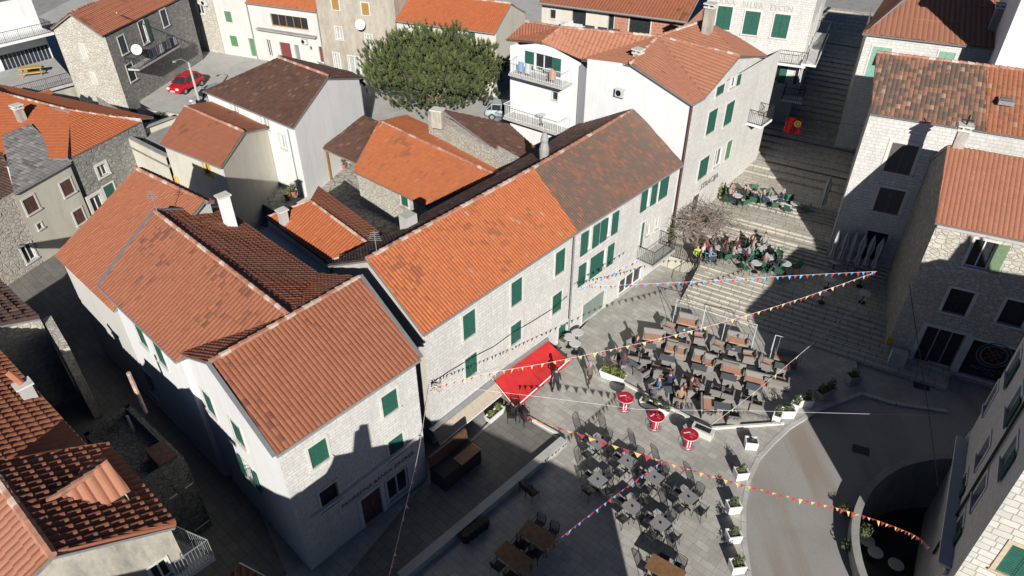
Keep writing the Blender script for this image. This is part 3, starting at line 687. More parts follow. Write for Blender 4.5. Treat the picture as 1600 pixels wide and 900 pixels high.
# ---- far left: orange hipped roof over rubble facade
h=house('rubble_facade_house',-31,47,label='grey rubble house with vivid orange roof and one framed white window at the left',cat='house')
A_=P(112,246,5.6);B_=P(222,190,5.6);Rr=P(108,172,7.0);A0=P(-60,330,5.6)
Rl=P(-40,135,7.0)
roof(h,[A_,B_,Rr],'tile_bright',p=.22,c=.34,amp=.028); 
K=P(58,196,6.2)
roof(h,[P(-60,250,5.2),A_+Vector((-.2,-.1,0)),Rr,Rl],'tile_bright',p=.22,c=.34,amp=.022)
BK=P(240,183,5.4)
roof(h,[BK,P(-20,128,5.4),Rl,Rr,B_],'tile_bright',p=.22,c=.34,amp=.022)
ridge(h,Rr,B_,.09); ridge(h,Rl,Rr,.09)
wall(h,A_,B_,-.1,5.5,'rubble_grey',[op(160,266,.75,.85,'glass',t=.2),op(172,300,.9,1.2,'shut'),op(150,320,1.2,1.3,'shop',t=.25)])
wall(h,B_,P(150,150,5.5),-.1,5.5,'rubble_grey')
kb=P(36,190,6.3); chimney(h,(kb.x,kb.y,5.6),.5,.5,1.7,'plaster_mould',R(60),style='slat')
# small bright lean-to roof
h=house('small_orange_shed',-36,56,label='small shed with bright orange lean-to roof below the picnic terrace',cat='shed')
roof(h,[P(56,160,5),P(84,146,5),P(76,137,5.5),P(42,152,5.5)],'tile_bright',p=.22,c=.3,amp=.02)
q=[P(56,160,4.9),P(84,146,4.9),P(76,137,4.9),P(42,152,4.9)]
for a,b in zip(q,q[1:]+q[:1]): wall(h,a,b,-.1,4.8,'plaster_mould')
# ---- slate roof house with brown shutters
h=house('brown_shutter_house',-33,42,label='cream house with grey stone roof and brown shutters at the left edge',cat='house')
A_=P(22,303,5.2);B_=P(110,254,5.2);C_=P(47,193,6.5);D_=P(3,212,6.5)
roof(h,[A_,B_,C_,D_],'tile_slate',p=.28,c=.36,amp=.012,lift=.03); gutter(h,A_,B_)
E_=C_+(C_-B_)*.8;E_.z=5.4
e=(B_-A_).normalized();e.z=0;nn=Vector((-e.y,e.x,0))
wall(h,A_+nn*.15,B_+nn*.15,-.1,5.1,'plaster_warm',[op(48,320,.9,1.05,col=BROWN),op(105,293,.9,1.05,col=BROWN),op(124,338,.8,1.05,col=BROWN),op(62,353,.35,.4,'dark',t=.08)])
wall(h,B_+nn*.15,B_+nn*7,-.1,5.1,'plaster_warm'); wall(h,D_+Vector((0,0,0)),A_+nn*.15,-.1,5.1,'plaster_warm')
h=house('stone_house',-37,38,label='pale rubble stone house cut off by the left edge of the view',cat='house')
A_=P(-60,345,5.2);B_=P(22,300,5.2)
wall(h,A_,B_,-.1,5.2,'rubble_light',[op(45,395,.8,1.2,'glass')]); wall(h,B_,B_+Vector((-4,6,0)),-.1,5.2,'rubble_light')
roof(h,[A_,B_,P(3,235,6.2),P(-60,255,6.2)],'tile_old_dark',p=.24,c=.36,amp=.03)
# ---- rubble stone house, upper left
h=house('corner_stone_house',-40,70,label='tall rubble stone house with brick red roof and balcony laundry, upper left',cat='house')
cC=P(163,55,8.6);cL=P(82,43,8.6);cR=P(292,-8,8.6)
bR=(cL+ (cR-cC));Rg=(cL+cC)/2;Rg.z=10.2;Rg2=Rg+(cR-cC);Rg2.z=10.2
ex=(cR-cC).normalized()
roof(h,[cC-ex*.3,cR,Rg2,Rg-ex*.3],'tile_lichen' if 0 else 'tile_terracotta',p=.3,c=.5,amp=.05); roof(h,[bR,cL-ex*.3,Rg-ex*.3,Rg2],'tile_terracotta',p=.3,c=.5,amp=.05)
ridge(h,Rg,Rg2)
wall(h,cL,cC,0,8.4,'rubble_light',[op(110,36,.8,.6,'open'),op(131,80,.5,1.2,'shut',col=plain('pale_shutter',(.6,.58,.52))),op(147,122,.5,1.0,'shut',col=MATS['pale_shutter'])],top=[(cL.x,cL.y,8.4),(Rg.x,Rg.y,10.0),(cC.x,cC.y,8.4)])
wall(h,cC,cR,0,8.4,'rubble_grey',[op(192,70,.9,1.5,col=plain('blue_grey_paint',(.05,.07,.09))),op(224,50,.9,2.0,'half',t=.06),op(257,28,.9,1.5,col=MATS['blue_grey_paint']),op(205,113,.9,1.5,col=plain('black_green_paint',(.02,.035,.03))),op(268,70,1.1,.9,'glass')])
wall(h,cR,bR,0,8.4,'rubble_grey'); wall(h,bR,cL,0,8.4,'rubble_grey')
bl,ba,be,bn=balcony(h,cC,cR,233,88,7.0,1.1)
cols=[(.03,.03,.05),(.05,.06,.12),(.12,.1,.1),(.3,.32,.38),(.04,.04,.04),(.08,.09,.14),(.02,.02,.02),(.28,.3,.36)]
for i,cc in enumerate(cols):
    m=MB(); a=ba+be*(1.9+i*.62)+bn*1.18+Vector((0,0,.25+.05*(i%3)))
    for k in range(4): m.face([a+be*.13*k+bn*.03*(k%2),a+be*.13*(k+1)+bn*.03*((k+1)%2),a+be*.13*(k+1)+bn*.03*((k+1)%2)+Vector((0,0,.8)),a+be*.13*k+bn*.03*(k%2)+Vector((0,0,.8))])
    o=m.build('hanging_garment',plain('cloth_%d'%i,cc,.9)); so_=o.modifiers.new('t','SOLIDIFY'); so_.thickness=.02
    tag(o,['black','navy','dark grey','pale grey','charcoal','slate blue','pure black','light blue grey'][i]+' garment hanging from the stone house balcony, '+['first','second','third','fourth','fifth','sixth','seventh','eighth'][i]+' from the dish','laundry','laundry on the stone house balcony')
m=MB(); pts=[Vector(P(176,6,10)),Vector(P(184,24,9.2))]; m.tube([P(184,22,9.4),P(182,20,11.3)],.05); m.build('mast',GREYM,h)
dd=on_wall(203,77,cC,cR)+bn*.7; dish(dd+Vector((0,0,0)),(.3,-1,.35),.46,'large white satellite dish on the rubble stone house wall beside the laundry')
# ---- modern white house, top left corner
h=house('modern_white_house',-52,72,label='modern white house with railed balconies and striped awning in the top left corner',cat='house')
ma,mc=P(-60,84,6.2),P(84,50,6.2)
e=(mc-ma);e.z=0;e.normalize();nn=Vector((-e.y,e.x,0)); 
wall(h,ma+nn*2.4,mc+nn*2.4,0,9.4,'plaster_white',[op(47,94,5.0,2.2,'shop',bars=11,t=0,sash=plain('blind_strip',(.35,.38,.42)))])
wall(h,mc+nn*2.4,mc+nn*10,0,9.4,'plaster_white')
m=MB(); m.box(ma+Vector((0,0,-.25)),mc-ma,nn*2.4,(0,0,.25)); bb=m.build('balcony',MATS['plaster_white'],h); railing(bb,[ma,mc,mc+nn*2.3],1.0,DARKM,.16)
l0=P(-20,165,3.2);l1=P(118,128,3.2); m=MB(); m.prism([l0,l1,mc+nn*2.3,ma+nn*2.3],2.95,3.2); bb=m.build('balcony',MATS['concrete_pale'],h); railing(bb,[l0,l1,Vector((mc.x,mc.y,3.2))],1.0,DARKM,.16)
for a,b in ((l0,l1),(l1,mc+nn*2)): wall(h,a+nn*.4,b+nn*.4,0,2.9,'plaster_mould')
ra=ma+nn*2.3;rb=mc+nn*2.3+e*.4; ra.z=rb.z=9.4
roof(h,[ra,rb,rb+nn*5+Vector((0,0,1.4)),ra+nn*5+Vector((0,0,1.4))],'tile_metal_red',p=.3,c=3,amp=.03)
PIC=P(52,117,3.2)
# ---- terrace of houses along the back
fdir=Vector((math.cos(R(-23)),math.sin(R(-23)),0)); fn=Vector((-fdir.y,fdir.x,0))
F0=P(352,84,2.0); F0.z=0
def fp(u,v,z): # point on facade line below pixel
    return on_wall(u,v,F0,F0+fdir*10)
def fs(u,v): return (on_wall(u,v,F0,F0+fdir*10)-F0).dot(fdir)
def rowhouse(name,label,s0,s1,zt,mat,ops,rmat,dep=7,dz=1.7,off=0,tp={}):
    a=F0+fdir*s0+fn*off;b=F0+fdir*s1+fn*off
    hh=house(name,(a.x+b.x)/2,(a.y+b.y)/2,2,label=label,cat='house')
    A_=a-fn*.25+Vector((0,0,zt));B_=b-fn*.25+Vector((0,0,zt)); C_=b+fn*dep/2+Vector((0,0,zt+dz));D_=a+fn*dep/2+Vector((0,0,zt+dz))
    roof(hh,[A_,B_,C_,D_],rmat,**tp); E_=b+fn*(dep+.2)+Vector((0,0,zt));G_=a+fn*(dep+.2)+Vector((0,0,zt)); roof(hh,[E_,G_,D_,C_],rmat,**tp); ridge(hh,D_,C_); gutter(hh,A_,B_)
    wall(hh,a,b,1.8,zt-.05,mat,ops)
    wall(hh,b,b+fn*dep,1.8,zt-.05,mat,top=[(b.x,b.y,zt-.05),(b.x+fn.x*dep/2,b.y+fn.y*dep/2,zt+dz-.12),(b.x+fn.x*dep,b.y+fn.y*dep,zt-.05)])
    wall(hh,a+fn*dep,a,1.8,zt-.05,mat,top=[(a.x+fn.x*dep,a.y+fn.y*dep,zt-.05),(a.x+fn.x*dep/2,a.y+fn.y*dep/2,zt+dz-.12),(a.x,a.y,zt-.05)])
    return hh,a,b
sA=fs(352,84);sB=fs(404,94);sC=fs(508,100);sD=fs(625,100);sE=fs(776,130)
z1=on_wall(440,10,F0,F0+fdir*10).z
LG=plain('pale_green_shutter',(.11,.25,.12),.6,var=.25); RED2=plain('dark_red_door',(.2,.045,.045),.6)
rowhouse('old_stone_house','narrow old stone house in the back row beside the dark passage',sA-4.6,sA-.05,z1+1.3,'rubble_light',[op(313,14,.9,1,'glass'),op(314,52,.5,1.2,'glass')],'tile_old_dark')
rowhouse('green_window_house','pale rendered house in the back row with light green shutters',sA,sB,z1+1.6,'plaster_offwhite',[op(357,26,.9,1.1,col=LG),op(366,64,.95,1.1,col=LG),op(395,74,.75,1.9,'door',col=LG)],'tile_old_orange')
hh,_,_=rowhouse('loggia_house','white house in the back row with wooden loggia shutters and dark red garage door',sB+.05,sC,z1,'plaster_offwhite',[op(452,34,4.6,1.2,'shop',bars=4,t=.1,sash=TAN),op(421,75,.6,1.8,'glass',t=.1),op(447,80,1.4,1.8,'garage',col=RED2),op(465,82,.6,1.6,'door',col=GREYM),op(486,75,.3,.35,'dark',t=.04),op(503,85,.6,1.6,'door',col=RED2)],'tile_old_orange')
m=MB(); c1=on_wall(404,43,F0,F0+fdir*10);c2=on_wall(496,57,F0,F0+fdir*10); m.box(Vector((c1.x,c1.y,c1.z-.1)),(c2-c1)*1.0,-fn*.5,(0,0,.15)); m.build('ledge',MATS['concrete'],hh)
rowhouse('weathered_tall_house','tall weathered beige house with stained render and ochre shutters behind the pine',sC+.05,sD,z1+2.6,'plaster_old',[op(524,6,.8,1.1,col=plain('ochre_shutter',(.4,.22,.06))),op(571,14,.8,1.1,col=MATS['ochre_shutter']),op(530,52,.75,1.2,'curtain'),op(577,65,.75,1.3,'curtain'),op(527,96,.7,1.7,'curtain'),op(554,103,1.3,1.9,'curtain')],'tile_old_dark')
rowhouse('beige_house','beige house with orange roof and dark green shutters behind the top of the pine',sD+.05,sE,z1+.1,'plaster_cream',[op(635,33,.7,1.1,'curtain'),op(668,40,.7,1.1,'curtain'),op(703,46,.7,1.0),op(737,52,.7,1.0),op(600,170,.7,1,'curtain'),op(765,155,.7,.9,'curtain')],'tile_bright',tp=dict(p=.22,c=.34,amp=.028))
dp=on_wall(568,36,F0,F0+fdir*10)-fn*.6; dish(dp,(.2,-1,.3),.48,'white satellite dish on the weathered tall house behind the pine')
m=MB(); a=P(508,108,4.2);b=P(572,133,4.2); m.box(a,b-a,Vector((-1.0,1.3,.25)),(0,0,.08)); o=m.build('lean_to_roof',GREYM); tag(o,'pale grey sheet lean-to roof between the white gable and the weathered house','roof sheet')
# ---- white hipped corner house with two balconies
h=house('white_corner_house',8,47,label='big white house with salmon hipped roof and two white balconies above the stepped street',cat='house')
wc=Vector((10.7,40.5,0)); dl=Vector((-.755,.656,0)); dr=Vector((math.cos(R(49.5)),math.sin(R(49.5)),0))
p1=on_wall(990,93,wc,wc+dl); p2=on_wall(918,95,wc,wc+dl)
rt_=on_wall(1185,92,wc,wc+dr)
zc_=11.1
s1=(p1-wc).dot(dl); s2=(p2-wc).dot(dl); LR=13.0
endR=wc+dr*LR
wall(h,wc+dl*s2,wc,0,zc_,'plaster_white',[op(954,108,.45,.5,'dark',t=.06)],top=[((wc+dl*s2).x,(wc+dl*s2).y,12.0),((wc+dl*s1).x,(wc+dl*s1).y,12.4),(wc.x,wc.y,zc_)])
wall(h,wc,endR,0,zc_,'stone_white',[op(1127,131,1.1,1.45),op(1147,122,.9,1.3,'half'),op(1112,190,1.25,1.6),op(1139,177,1.25,1.6),op(1099,262,1.35,1.5),op(1122,246,1.1,1.4,'glass',t=.08),op(1138,234,.8,1.4,col=GREEN2),op(1087,318,1.2,1.5,'dark',t=.08)])
lettering(h,'STRACIJA',wc,endR,1108,283,.62,plain('sign_letter_grey',(.2,.19,.17)))
back=wc+dl*(s2)+dr*LR
wall(h,endR,back,0,zc_,'plaster_white')
# roof of the corner house
c0=wc-dl*.3-dr*.3; c0.z=zc_
VL=on_wall(1096,142,wc,wc+dr); VL.z=zc_
pk=wc+dl*s1-dr*.3; pk.z=12.55
hip=P(1028,57,13.0)
PKF=on_wall(1150,86,wc-dl*0,wc+dr)
VR=on_wall(1192,92,wc,wc+dr); VR.z=min(VR.z,PKF.z-.6)
far=P(1100,33,13.6)
TP=dict(p=.26,c=.4,amp=.04,tri=True)
off_=Vector((dr.y,-dr.x,0))*.3
roof(h,[c0,VL+off_,hip,pk],'tile_salmon',**TP)
mf=MB(); 
roof(h,[VL+off_,hip,PKF+off_],'tile_salmon',p=.3,c=.4,amp=.07,tri=False) if 0 else roof(h,[VL+off_,PKF+off_,hip],'tile_salmon',p=.3,c=.4,amp=.07)
roof(h,[PKF+off_,P(1199,88,VR.z),far,hip],'tile_salmon',**TP)
bkf=far+Vector((3.5,3,-2)); roof(h,[P(1199,88,VR.z),bkf,far],'tile_salmon',**TP); roof(h,[bkf,hip+Vector((-1,5,-2.2)),hip,far],'tile_salmon',**TP)
ridge(h,hip,PKF+off_,.1); ridge(h,hip,far,.1); ridge(h,pk,hip,.1)
gutter(h,c0,VL+off_)
mf.face([VL,VR,PKF-Vector((0,0,.12))],[(0,11),(6,11),(3,13)]); mf.build('gable',MATS['stone_white'],h)
m=MB(); m.tube([wc-dr*.1-dl*.15+Vector((0,0,10.9)),wc-dr*.1-dl*.15],.07); m.build('downpipe',BROWN,h)
# left wing
lf=P(908,95,11.5); lw0=P(797,68,11.5)
ee=(lf-lw0);ee.z=0;Lw=ee.length;ee.normalize();nl=Vector((-ee.y,ee.x,0))
w0=Vector((lw0.x,lw0.y,0));w1=Vector((lf.x,lf.y,0))
pw=on_wall(851,65,w0,w1)
wall(h,w0,w1,0,11.35,'plaster_white',[op(849,92,1.5,1.9,'open',t=.03),op(867,150,.5,.6,'dark',t=.04),op(908,168,.8,1.9,'door',col=GREYM,t=.05)],top=[(w0.x,w0.y,11.35),(pw.x,pw.y,pw.z-.1),(w1.x,w1.y,11.35)])
wall(h,w1,wc+dl*s2,0,11.35,'plaster_white'); wall(h,w0+nl*8,w0,0,11.35,'plaster_white')
e0=P(790,62,11.4); pkl=pw-nl*.3; e1=P(908,93,11.45)
rA=P(822,34,12.9); rC=P(876,43,13.1)
roof(h,[e0,pkl,rC,rA],'tile_terracotta',**TP)
roof(h,[pkl,e1,rC],'tile_salmon',p=.26,c=.4,amp=.03)
roof(h,[e1,pk+Vector((.1,0,-.1)),hip,rC],'tile_salmon',p=.28,c=.4,amp=.07,tri=True)
roof(h,[rC+Vector((0,4,-1.5)),rA+Vector((0,4,-1.5)),rA,rC],'tile_salmon',**TP)
roof(h,[hip+Vector((1,4.5,-1.8)),rC+Vector((0,4,-1.5)),rC,hip],'tile_salmon',**TP)
ridge(h,rA,rC,.1); ridge(h,rC,hip,.1); ridge(h,pkl,rC,.1)
kb=P(996,92,12.4); chimney(h,(kb.x,kb.y,12.3),.45,.45,.45,'plaster_mould',R(49),style='slat')
kb=P(1106,42,13.6); chimney(h,(kb.x,kb.y,13.2),.55,.55,1.6,'plaster_mould',R(49),style='slat')
WB=[]
for (u,v,ww,off) in ((852,118,4.6,0),(846,188,5.2,0)):
    o_,a_,e_,n_=balcony(h,w0,w1,u,v,ww,1.25,slab='concrete_pale',rail=WHITE,sp=.15); WB.append((a_,e_,n_))
m=MB(); c=w1-nl*.08; m.tube([c+Vector((0,0,11.2)),c],.06); m.build('downpipe',GUTTER,h)
# ---- unfinished brick house behind
h=house('unfinished_brick_house',8,68,label='unfinished brick house with long orange roof and laundry at the top centre',cat='house')
a=P(840,36,9.6);b=P(1098,52,9.6)
fd=(P(1075,30,12)-P(842,0,12)); fd.z=0; fd.normalize(); bn_=Vector((-fd.y,fd.x,0))
a=P(842,4,12.0);b=a+fd*(P(1075,32,12)-a).length; 
w_0=Vector((a.x,a.y,0))+bn_*.6;w_1=Vector((b.x,b.y,0))+bn_*.6
blocks('red_brick',(.5,.2,.11),(.42,.16,.09),(.45,.38,.32),.4,.22,.02,stain=(.3,.2,.15),stain_amt=.2)
mid=w_0+(w_1-w_0)*.52
wall(h,w_0,mid,0,11.8,'plaster_cream',[op(864,22,.5,.7,'dark',t=.05),op(905,22,1.2,1.8,'dark',t=.03),op(955,34,.5,1.9,'dark',t=.03)])
wall(h,mid,w_1,0,11.8,'red_brick',[op(1000,36,1.7,2,'dark',t=.08)]); wall(h,w_1,w_1+bn_*8,0,11.8,'red_brick'); wall(h,w_0+bn_*8,w_0,0,11.8,'plaster_cream')
m=MB(); m.box(w_0-bn_*1.2+Vector((0,0,9.0)),w_1-w_0,bn_*1.2,(0,0,.2)); m.build('balcony_slab',MATS['concrete_pale'],h)
roof(h,[a,b,b+bn_*4+Vector((0,0,1.3)),a+bn_*4+Vector((0,0,1.3))],'tile_terracotta',p=.26,c=.4,amp=.04); gutter(h,a,b,.09)
m=MB(); m.box(a+bn_*3+Vector((0,0,1.2))+fd*4.5,fd*7.5,bn_*6,(0,0,2.6)); m.build('upper_storey',MATS['red_brick'],h)
for i,cc in enumerate([(.4,.42,.46),(.6,.58,.56),(.05,.05,.07),(.04,.04,.06),(.06,.06,.08)]):
    q=w_0-bn_*.9+fd*(2.1+i*1.05)+Vector((0,0,9.75)); m=MB()
    for k in range(5): m.face([q+fd*.16*k+bn_*.03*(k%2),q+fd*.16*(k+1)+bn_*.03*((k+1)%2),q+fd*.16*(k+1)+bn_*.03*((k+1)%2)+Vector((0,0,1.1)),q+fd*.16*k+bn_*.03*(k%2)+Vector((0,0,1.1))])
    o=m.build('hanging_garment',plain('cloth_b%d'%i,cc,.9)); o.modifiers.new('t','SOLIDIFY').thickness=.02
    tag(o,['grey towel','pinkish sheet','black trousers','dark navy shirt','large black jacket'][i]+' on the line under the unfinished brick house roof','laundry','laundry under the brick house roof')
# ---- white stone house with balconies at the top
h=house('white_stone_palace',20,62,label='tall white stone house with iron balconies at the head of the stepped street',cat='house')
bt=P(1288,-0,0); 
# facade facing the viewer
tb_=Vector((21.0,55.8,0)); 
td=Vector((math.cos(R(-24)),math.sin(R(-24)),0)); tn=Vector((-td.y,td.x,0))
cr=on_wall(1262,60,tb_,tb_+td); pR=Vector((cr.x,cr.y,0)); pL=pR-td*8.0; pL.z=0
zb=on_wall(1200,85,pL,pR).z
wall(h,pL,pR,0,18.5,'stone_white',[op(1131,28,1.15,1.75,trim=STRIM),op(1174,36,1.15,1.75),op(1220,41,1.15,1.75),op(1206,113,1.1,1.5,'open'),op(1248,118,.6,1.5,'dark',t=.06)])
sd=Vector((math.cos(R(64)),math.sin(R(64)),0)); pB=pR+sd*12
wall(h,pR,pB,0,18.5,'stone_white',[dict(s=1.5,z=zb+1.2,w=1,h=2.2,k='shut'),dict(s=4.2,z=zb+1.2,w=1,h=2.2,k='shut'),dict(s=7,z=zb+1.2,w=1,h=2.2,k='shut'),dict(s=2.5,z=zb-2,w=1,h=1.8,k='shut')])
wall(h,pB,pB-td*8,0,18.5,'stone_white'); wall(h,pL+sd*12,pL,0,18.5,'stone_white')
bo,a_,e_,n_=balcony(h,pL,pR,1195,88,6.4,1.2,slab='plaster_white')
m=MB(); q=pR+Vector((0,0,zb-.16)); m.box(q-tn*1.2,sd*9,td*1.1,(0,0,.16)); so2=m.build('balcony',MATS['plaster_white'],h)
railing(so2,[pR+td*1.05-tn*1.15+Vector((0,0,zb)),pR+td*1.05+sd*7.7+Vector((0,0,zb)),pR+sd*7.7+Vector((0,0,zb))],1.0,DARKM,.13)
balcony(h,pL,pR,1240,150,1.6,1.2,slab='plaster_white'); balcony(h,wc,endR,1176,186,1.8,1.1,slab='plaster_white')
for t_,u,v in (('OUVA',1134,3),('BELIER',1177,8),('EVCEN',1222,13)): lettering(h,t_,pL,pR,u,v,.55,plain('faint_letter',(.56,.545,.51)),name='lettering')
A_=pL-tn*.4-td*.3+Vector((0,0,18.5));B_=pR-tn*.4+td*.4+Vector((0,0,18.5)); roof(h,[A_,B_,B_+sd*6-td*4+Vector((0,0,2)),A_+sd*6+td*4+Vector((0,0,2))],'tile_terracotta')

# ---- right-hand side of the stepped street
h=house('tall_street_house',26,40,label='ashlar house with patched brown and orange roof right of the steps',cat='house')
P1=Vector((20.6,38.55,0)); Q1=P1+Vector((.897,-.442,0))*13; N1=Vector((.442,.897,0))
A_=P(1360,177,11.25);B_=P(1600,215,11.25);C_=P(1600,110,13.2);D_=P(1370,82,13.2); ee=(B_-A_).normalized(); B_=B_+ee*4; C_=C_+ee*4
AA=A_-ee*.15
mid=.56
def lerp(a,b,t): return a+(b-a)*t
Bm=lerp(A_,B_,.5);Cm=lerp(D_,C_,.5)
roof(h,[A_,Bm,Cm,D_],'tile_patched',p=.24,c=.36,amp=.04); roof(h,[Bm,B_,C_,Cm],'tile_faded',p=.24,c=.36,amp=.04)
E_=C_+N1*4.5+Vector((0,0,-2));F_=D_+N1*4.5+Vector((0,0,-2)); roof(h,[E_,F_,D_,C_],'tile_old_dark',p=.24,c=.36,amp=.04); ridge(h,D_,C_)
wall(h,P1,Q1,0,11.1,'stone_ashlar',[op(1408,248,1.4,1.8,'shut',t=.2,col=plain('weathered_shutter',(.11,.1,.095))),op(1389,314,1.4,1.6,'shut',t=.2,col=MATS['weathered_shutter']),op(1365,385,1.2,2.1,'dark',t=.15)])
Bk=P1+N1*9.2+Vector((.2,.1,0))
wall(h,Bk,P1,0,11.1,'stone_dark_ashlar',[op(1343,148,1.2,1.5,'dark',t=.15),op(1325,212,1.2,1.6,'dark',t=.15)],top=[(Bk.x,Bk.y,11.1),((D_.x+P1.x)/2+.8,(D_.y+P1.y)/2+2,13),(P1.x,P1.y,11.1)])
wall(h,Q1+N1*9,Bk,0,11.1,'stone_ashlar')
sk=on_roof(1571,160,A_,B_,24); sn=(B_-A_).cross(D_-A_).normalized(); m=MB(); m.cbox(sk.x,sk.y,sk.z-.05,.75,.75,.22,0,R(-26)); o=m.build('skylight',GREYM,h); m=MB(); m.cbox(sk.x,sk.y,sk.z+.14,.55,.55,.05,0,R(-26)); m.build('pane',GLASS,o)
h=house('rubble_gable_house',25,31,label='rubble house with terracotta roof beside the steps at the right, green shutter under its eaves',cat='house')
P2=Vector((21.2,30.2,0)); dR=Vector((.897,-.442,0)); Q2=P2+dR*13
A_=P2-N1*.3-dR*.15+Vector((0,0,9.0)); B_=A_+dR*13; D_=P(1480,227,11.2); C_=D_+dR*13
roof(h,[A_,B_,C_,D_],'tile_terracotta' if 0 else 'tile_salmon',p=.22,c=.34,amp=.035)
BB=Vector((24.0,36.9,0)); F_=BB+Vector((-.1,0,9.1)); roof(h,[F_+dR*13,F_,D_,C_],'tile_salmon',p=.22,c=.34,amp=.035)
wall(h,P2,Q2,-.1,8.95,'rubble_light',[op(1532,398,1.0,1.6,'half',col=plain('faded_green',(.16,.24,.13))),op(1497,472,1.1,1.5,'dark',t=.16),op(1585,490,1.1,1.5,'dark',t=.16),op(1466,545,1.9,2.6,'shop',t=.22,sash=GREYM),op(1548,567,2.4,2.4,'dark',t=.2)])
wall(h,BB,P2,-.1,8.95,'rubble_grey',[],top=[(BB.x,BB.y,8.95),(D_.x,D_.y,11.05),(P2.x,P2.y,8.95)])
chimney(h,(D_.x+.5,D_.y-.1,11.1),.5,.5,1.0,'plaster_mould',R(-26),style='slat')
m=MB(); m.tube([(D_.x+.5,D_.y-.1,12.4),(D_.x+.5,D_.y-.1,12.9)],.05,5); m.tube([(D_.x+.25,D_.y,12.65),(D_.x+.75,D_.y-.2,12.65)],.05,5); m.build('chimney_finial',DARKM,h)
m=MB(); m.box(P2-N1*.28+Vector((0,0,8.75)),dR*13,N1*.28,(0,0,.14)); m.build('cornice',MATS['concrete_pale'],h)
# emblem and lettering on the shop window
c=on_wall(1550,560,P2,Q2)-N1*.06; em=MB()
def disc(mb,c,e,up,r0,r1,mi,n=28):
    for i in range(n):
        a,b=2*math.pi*i/n,2*math.pi*(i+1)/n; q=lambda t,r:c+e*math.cos(t)*r+up*math.sin(t)*r
        mb.face([q(a,r0),q(a,r1),q(b,r1),q(b,r0)],None,mi)
UPZ=Vector((0,0,1)); disc(em,c+UPZ*.25,dR,UPZ,.55,.66,0); disc(em,c+UPZ*.25,dR,UPZ,.75,.82,0)
for i in range(5):
    for j in range(5):
        if (i+j)%2==0:
            q=c+UPZ*.25+dR*(i-2.5)*.15+UPZ*(j-2.5)*.15; em.face([q,q+dR*.15,q+dR*.15+UPZ*.15,q+UPZ*.15],None,1)
em.build('emblem',[plain('emblem_grey',(.13,.14,.15)),plain('emblem_red',(.2,.05,.045))],h)
lettering(h,'AUTHENTIC',P2,Q2,1545,578,.32,MATS['emblem_grey'],d=.04); lettering(h,'PUB',P2,Q2,1545,585,.28,MATS['emblem_grey'],d=.04)
m=MB(); q=P(1397,572,0); m.cbox(q.x,q.y,0,.8,.5,1.1,0,R(-26)); tag(m.build('cabinet',MATS['concrete_pale']),'pale grey utility cabinet at the corner of the rubble house by the steps','cabinet')
m=MB(); q=P(1381,556,0); m.cbox(q.x,q.y,.9,.35,.2,.5,0,R(-26)); m.tube([(q.x,q.y,0),(q.x,q.y,1)],.04); tag(m.build('post_box',plain('mustard',(.55,.33,.04))),'mustard yellow post box on a pole beside the grey utility cabinet','post box')
h=house('hipped_stone_house',31,55,label='white ashlar house with salmon hipped roof and mint shutters in the upper right',cat='house')
A_=P(1348,52,12);B_=P(1570,78,12);e=(B_-A_).normalized();nn=Vector((-e.y,e.x,0))
C_=P(1566,-30,13.9);D_=P(1430,-18,13.9)
roof(h,[A_,B_,C_,D_],'tile_salmon',p=.34,c=3,amp=.04)
L_=P(1400,-40,12); roof(h,[P(1420,-60,12),A_,D_],'tile_salmon',p=.34,c=3,amp=.04)
a=A_+nn*.3+e*.3;b=B_+nn*.3-e*.1
wall(h,a,b,0,11.9,'stone_ashlar',[op(1372,98,1.25,2.2,'shut',col=plain('mint_shutter',(.22,.42,.33))),op(1476,96,1.0,1.3,'shut',col=MATS['mint_shutter'])]); wall(h,a+nn*9,a,0,11.9,'stone_ashlar'); wall(h,b,b+nn*9,0,11.9,'stone_ashlar')
kb=P(1561,22,13.6); chimney(h,(kb.x,kb.y,12.6),.6,.5,1.4,'plaster_mould',R(-26),style='slat')
h=house('red_metal_roof_house',38,50,label='low house with dark red corrugated roof at the right edge',cat='house')
A_=P(1566,112,11);B_=P(1640,120,11);C_=P(1630,55,12.2);D_=P(1578,50,12.2); roof(h,[A_,B_,C_,D_],'tile_metal_red',p=.3,c=5,amp=.04); q=[A_,B_,C_,D_]
for a,b in ((A_,B_),(D_,A_),(B_,C_)): wall(h,a,b,0,10.8,'plaster_white')
h=house('white_block_house',41,62,label='plain white house with a dark overhang shadow in the top right corner',cat='house')
A_=P(1572,58,13.5);B_=P(1680,70,13.5); wall(h,A_,B_,0,17.5,'plaster_white',[]); wall(h,A_+Vector((4,8,0)),A_,0,17.5,'plaster_white')
m=MB(); m.prism([A_-Vector((.3,.3,0)),B_,B_+Vector((4,8,0)),A_+Vector((3.5,8,0))],17.4,17.7); m.build('flat_roof',MATS['concrete_pale'],h)
